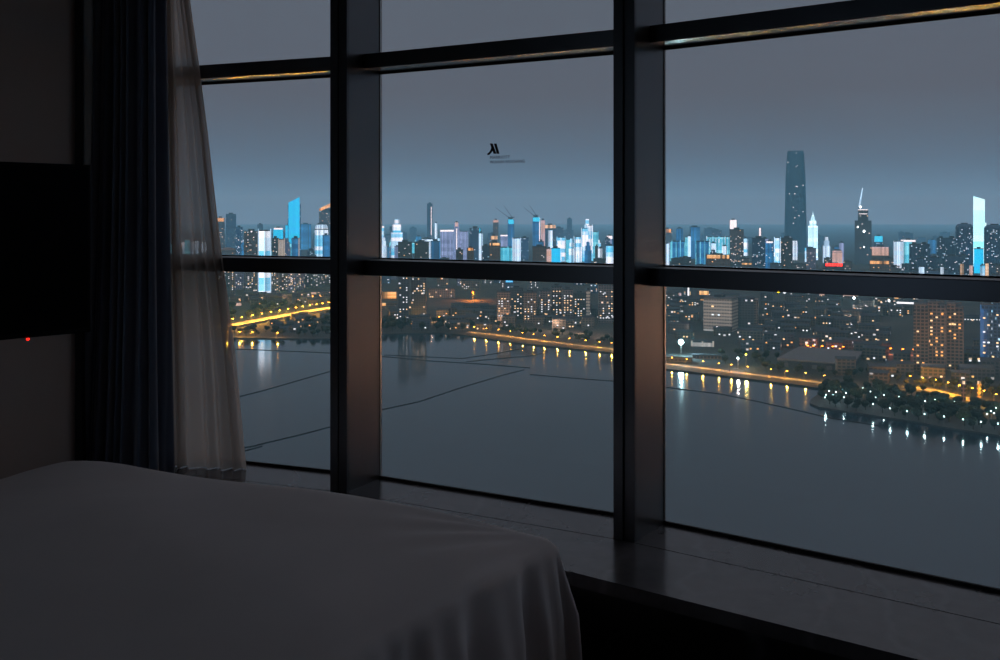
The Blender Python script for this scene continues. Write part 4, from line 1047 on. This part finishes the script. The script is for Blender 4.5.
T('office_block', 'block with many small lit windows under the yellow light', 790, 812, 290, 1850, 'box', 'f_busy', wins=20)
T('mall', 'small bright white-green shopfront left of the orange billboard', 868, 880, 306, 1600, 'box', 'f_grey', cat='building', crown=('g_amber', 3.5, .2))
for xx, ww_, lb in ((963.5, 4, 'small warm-lit house left of the pair by the park road'), (979, 4, 'small warm-lit house right of the pair by the park road')):
    T('house', lb, xx-ww_/2, xx+ww_/2, 381, 800, 'box', 'f_brown', cat='house', depth=8, crown=('g_amber', 3., .3))

# low houses with a lit window or two
def houses(n, xr, yr, label, group, wn=(1, 4), hgt=(8, 15), wid=(14, 30), mats=('f_house', 'f_dark', 'f_house'), wm=None, seed=5):
    rn = random.Random(seed)
    for k in range(n*2):
        if k > n*1.6: break
        px, py = rn.uniform(*xr), rn.uniform(*yr)
        p = ground(px, py); w, d, h = rn.uniform(*wid), rn.uniform(9, 13), rn.uniform(*hgt); rz = -math.atan2(p.x, p.y)+rn.uniform(-.25, .25)
        O = obb(p, w+2, d+2, rz, 2)
        if not is_free(O) or any(hit_obb(O, Q) for Q in ROADS): continue
        book(O); r = empty('low_house', p, rz); tag(r, label, 'house', group)
        MB().box(-w/2, w/2, 0, d, 0, h).build('wall', M[rn.choice(mats)], r)
        MB().prism([(-w/2-.4, -.4), (w/2+.4, -.4), (w/2+.4, d/2), (-w/2-.4, d/2)], h, [h+.2, h+.2, h+2.4, h+2.4]).prism([(-w/2-.4, d/2), (w/2+.4, d/2), (w/2+.4, d+.4), (-w/2-.4, d+.4)], h, [h+2.4, h+2.4, h+.2, h+.2]).build('roof', M['darkcon'], r)
        lit_windows(r, w, h, rn.randint(*wn), .1, wm or ('g_win2', 'g_win', 'g_win2', 'g_win3'), size=(1.9, 1.5))
houses(70, (735, 885), (318, 352), 'low dark house with a lit window in the quarter behind the grey roofed hall', 'houses behind the grey roofed hall', seed=5)
houses(34, (664, 735), (300, 340), 'low house with lit windows around the gridded slab block', 'houses around the gridded slab block', wn=(2, 5), seed=6)
houses(30, (760, 915), (300, 318), 'low block with lit windows below the transom of the right pane', 'low blocks under the right transom', wn=(2, 5), seed=7)
houses(40, (840, 1010), (354, 384), 'low house between the avenue and the park', 'houses between avenue and park', wn=(0, 2), seed=8)
houses(60, (384, 612), (309, 331), 'low dark house with a lit window behind the shore road, middle pane', 'houses behind the middle shore road', wn=(1, 4), seed=9)
houses(30, (225, 330), (300, 306), 'low dark house at the edge of the causeway woods', 'houses by the causeway woods', wn=(1, 3), seed=10)
houses(18, (270, 330), (318, 333), 'small house with a lit window between causeway and lake', 'houses between causeway and lake', wn=(1, 2), hgt=(4, 7), wid=(8, 14), seed=12)

# ---- trees
def crown_mesh(seed, lobes=5):
    rn = random.Random(seed); bm = bmesh.new()
    for k in range(lobes):
        c = Vector((rn.uniform(-2.2, 2.2), rn.uniform(-2.2, 2.2), rn.uniform(4.5, 7.6))); r = rn.uniform(1.8, 2.9)
        res = bmesh.ops.create_icosphere(bm, subdivisions=3, radius=r, matrix=Matrix.Translation(c))
        for v in res['verts']:
            d = (v.co-c).normalized()
            v.co += d*(.35*math.sin(5*v.co.x+3*v.co.z+k)*math.cos(4*v.co.y)+rn.uniform(-.28, .28))
            v.co.z = c.z+(v.co.z-c.z)*.85
    me = bpy.data.meshes.new('crown'); bm.to_mesh(me); bm.free(); return me
def tree_proto(seed, mat):
    r = empty('tree')
    me = crown_mesh(seed); me.materials.append(M[mat]); o = bpy.data.objects.new('crown', me); C.objects.link(o); o.parent = r
    MB().tube((0, 0, 0), (.1, 0, 3.2), .38, 8, .26).tube((.1, 0, 3.0), (1.2, .4, 5.4), .2, 6, .1).tube((.1, 0, 3.0), (-1.1, -.3, 5.4), .2, 6, .1).build('trunk', M['bark'], r)
    return r
TP = [tree_proto(s, m) for s, m in ((1, 'leaf'), (2, 'leaf'), (3, 'leaf2'))]
used = [False]*3
def tree(p, s, label, group, k=None):
    k = random.randrange(3) if k is None else k
    if used[k]: o = copy_tree(TP[k])
    else: o = TP[k]; used[k] = True
    o.location = p; o.rotation_euler = (0, 0, random.uniform(0, 6.28)); o.scale = (s*random.uniform(.9, 1.25), s*random.uniform(.9, 1.25), s)
    tag(o, label, 'tree', group)
def inside(p, poly):
    r = False; j = len(poly)-1
    for i in range(len(poly)):
        a, b = poly[i], poly[j]
        if (a[1] > p[1]) != (b[1] > p[1]) and p[0] < (b[0]-a[0])*(p[1]-a[1])/(b[1]-a[1])+a[0]: r = not r
        j = i
    return r
def grove(n, poly, s, label, group, seed):
    rn = random.Random(seed); xs = [p[0] for p in poly]; ys = [p[1] for p in poly]; k = 0
    for _t in range(n*40):
        if k >= n: break
        p = (rn.uniform(min(xs), max(xs)), rn.uniform(min(ys), max(ys)))
        if inside(p, poly):
            q = ground(*p); sc = rn.uniform(*s); rr = 4.6*sc
            O = [(q.x-rr, q.y-rr), (q.x+rr, q.y-rr), (q.x+rr, q.y+rr), (q.x-rr, q.y+rr)]
            if any((q.x-a)**2+(q.y-b)**2 < (rr+c)**2*1.0 for a, b, c in TREES): continue
            if not is_free(O) or any(hit_obb(O, Q) for Q in ROADS): continue
            TREES.append((q.x, q.y, rr)); tree(q, sc, label, group); k += 1
grove(84, [(822, 402), (818, 394), (840, 388), (900, 396), (960, 405), (1005, 415), (1005, 434), (960, 428), (915, 420), (870, 413), (830, 406)], (.8, 1.4), 'dark tree in the lamplit lakeside park', 'park trees', 1)
grove(22, [(822, 404.5), (830, 407.5), (870, 413.5), (915, 419.5), (960, 427), (1005, 434), (1005, 430), (960, 424), (915, 417), (870, 411)], (.6, 1.0), 'dark tree on the very edge of the lakeside park', 'park edge trees', 2)
grove(30, [(905, 384), (935, 387), (965, 394), (1005, 405), (1005, 413), (965, 401.5), (935, 394), (905, 389)], (.55, .85), 'gold-lit tree along the park road', 'park road trees', 3)
grove(30, [(845, 372), (905, 376), (1005, 388), (1005, 402), (960, 392), (905, 383), (845, 381)], (.6, 1.0), 'dark tree between the shore road end and the park road', 'trees behind the park road', 4)
grove(36, [(215, 308), (335, 301), (335, 306), (215, 325)], (1.0, 1.5), 'dark tree in the wood above the causeway', 'trees above the causeway', 5)
grove(36, [(225, 334.5), (335, 315), (335, 337), (225, 336.6)], (.8, 1.3), 'dark tree between causeway and lake', 'trees below the causeway', 6)
grove(34, [(382, 321), (470, 324.5), (470, 331.5), (440, 331), (382, 332)], (.9, 1.4), 'dark tree on the shore left of the shore road', 'trees left of the shore road', 7)
grove(30, [(470, 324), (612, 340), (612, 346), (470, 330)], (.7, 1.1), 'dark tree behind the shore road, middle pane', 'trees behind the middle shore road', 8)
grove(22, [(720, 354), (790, 358), (850, 368), (850, 380), (720, 366)], (.7, 1.1), 'dark tree between the shore road and the grey roofed hall', 'trees by the grey roofed hall', 9)

def to_mesh(o):
    bpy.context.view_layer.update()
    me = bpy.data.meshes.new_from_object(o.evaluated_get(bpy.context.evaluated_depsgraph_get()))
    n = bpy.data.objects.new(o.name, me); C.objects.link(n); nm = o.name
    for k in o.keys(): n[k] = o[k]
    n.parent = o.parent; n.matrix_local = o.matrix_local
    bpy.data.objects.remove(o); n.name = nm
    return n
for o in [o for o in C.objects if o.type == 'FONT']: to_mesh(o)
# ---- floating booms on the lake
def boom(line, label, r=.42):
    P = [ground(px, py, ZW) for px, py in line]
    cu = bpy.data.curves.new('floating_boom', 'CURVE'); cu.dimensions = '3D'; cu.bevel_depth = r; cu.bevel_resolution = 2
    s = cu.splines.new('POLY'); s.points.add(len(P)-1)
    for i, p in enumerate(P): s.points[i].co = (p.x, p.y, p.z+.1, 1)
    o = bpy.data.objects.new('floating_boom', cu); C.objects.link(o); cu.materials.append(M['gasket'])
    to_mesh(tag(o, label, 'floating boom', 'booms on the lake'))
boom([(180, 398), (215, 398), (240, 396.5), (262, 391), (290, 383), (328, 372), (360, 363)], 'dark floating boom crossing the middle of the water in the first pane')
boom([(200, 452), (250, 447), (270, 442), (300, 435), (328, 427.5), (360, 419)], 'lowest floating boom rising to the first mullion')
boom([(236, 452), (246, 450.7), (262, 446.3)], 'short spur below the lowest floating boom')
boom([(180, 347), (260, 350), (330, 353), (372, 355.5), (430, 361), (480, 364), (530, 368)], 'straight floating boom below the far shore of the first and middle panes')
boom([(372, 412), (390, 408), (420, 401.5), (460, 388), (500, 376), (524, 369.8)], 'long floating boom rising across the middle pane')
boom([(384, 355.0), (430, 357), (462, 358.6), (500, 353), (520, 349)], 'upper floating boom near the middle shore', .36)
boom([(466, 361.8), (490, 359.4), (530, 356), (548, 352)], 'short floating boom between the two middle booms', .36)
boom([(530, 374.5), (570, 378), (612, 381), (664, 387), (720, 394), (760, 402), (800, 411), (830, 418), (880, 426)], 'floating boom running right behind the thick mullion to the park', .36)
boom([(731, 393), (745, 383), (760, 377)], 'short floating boom spur near the right shore', .3)

# ---- haze over the lake and city
t = NT('city haze')
v = t.n('ShaderNodeVolumeScatter'); v.inputs['Color'].default_value = (.30, .82, 1., 1); v.inputs['Density'].default_value = 1.6e-4; v.inputs['Anisotropy'].default_value = .2
t.l(v.outputs[0], t.out.inputs[1])
hz = MB().box(-15000, 15000, 9, 15500, ZW-1, ZW+430).build('haze', t.m); tag(hz, 'thin night haze over the lake and the city', 'haze', kind='stuff')

# ================================================================= LIGHT
w = bpy.data.worlds.new('night sky'); S.world = w; w.use_nodes = True
nt = w.node_tree; nt.nodes.clear()
tc = nt.nodes.new('ShaderNodeTexCoord'); sp = nt.nodes.new('ShaderNodeSeparateXYZ'); nt.links.new(tc.outputs['Generated'], sp.inputs[0])
rp = nt.nodes.new('ShaderNodeValToRGB'); e = rp.color_ramp.elements
stops = [(0., lin(98, 128, 160)), (.05, lin(90, 103, 124)), (.12, lin(91, 94, 107)), (.22, lin(91, 97, 109)), (.5, lin(132, 134, 142)), (1., lin(140, 140, 146))]
while len(e) < len(stops): e.new(.5)
for i, (p, c) in enumerate(stops): e[i].position = p; e[i].color = c
ns = nt.nodes.new('ShaderNodeTexNoise'); ns.inputs['Scale'].default_value = 2.2; ns.inputs['Detail'].default_value = 3; nt.links.new(tc.outputs['Generated'], ns.inputs['Vector'])
mr = nt.nodes.new('ShaderNodeMapRange'); mr.inputs['To Min'].default_value = .9; mr.inputs['To Max'].default_value = 1.1; nt.links.new(ns.outputs['Fac'], mr.inputs[0])
bg = nt.nodes.new('ShaderNodeBackground'); ou = nt.nodes.new('ShaderNodeOutputWorld')
nt.links.new(sp.outputs[2], rp.inputs[0]); nt.links.new(rp.outputs[0], bg.inputs[0]); nt.links.new(mr.outputs[0], bg.inputs[1]); nt.links.new(bg.outputs[0], ou.inputs[0])

# added wide bluish sun with no real source, lifting haze, lake and fronts
sl = bpy.data.lights.new('town_glow', 'SUN'); sl.energy = 1.0; sl.color = (.66, .84, 1.); sl.angle = 1.6
so = bpy.data.objects.new('town_glow', sl); C.objects.link(so); so.rotation_euler = Vector((.25, .8, -.62)).to_track_quat('-Z', 'Y').to_euler()
# added unseen area lamp, standing in for far-bank light thrown into the haze
al = bpy.data.lights.new('city_glow', 'AREA'); al.shape = 'RECTANGLE'; al.size = 14000; al.size_y = 11000; al.energy = 2.9e8; al.color = (.24, .66, 1.2)
ao = bpy.data.objects.new('city_glow', al); C.objects.link(ao); ao.location = (300, 8300, ZG+4); ao.rotation_euler = (PI, 0, 0)
def spot_light(name, energy, col, radius):
    l = bpy.data.lights.new(name, 'SPOT'); l.energy = energy; l.color = col[:3]; l.shadow_soft_size = radius; l.spot_size = 2.5; l.spot_blend = .3
    return l
# unseen warm spots added past the right edge to warm the mullion sides
for X, Y in [(640+150*i+110*j, 680+130*j) for j in range(5) for i in range(5)]:
    lo = bpy.data.objects.new('district_light', spot_light('district', 1.6e6, lin(255, 200, 158), 2)); C.objects.link(lo); lo.location = (X, Y, ZG+110)

# ================================================================= CAMERA
cam = bpy.data.cameras.new('camera'); co = bpy.data.objects.new('camera', cam); C.objects.link(co)
co.location = (0, 0, EYE); co.rotation_euler = (PI/2, 0, 0)
cam.sensor_width = 36; cam.lens = 36; cam.shift_y = (YH-330)/1000.; cam.clip_start = .05; cam.clip_end = 40000
S.camera = co
S.view_settings.view_transform = 'Standard'; S.view_settings.look = 'None'; S.view_settings.gamma = 1; S.view_settings.exposure = 0
S.view_settings.use_curve_mapping = False
cy = S.cycles
cy.max_bounces = 7; cy.diffuse_bounces = 3; cy.glossy_bounces = 4; cy.transparent_max_bounces = 24; cy.volume_bounces = 0
cy.sample_clamp_indirect = 4; cy.use_denoising = True; cy.blur_glossy = .3
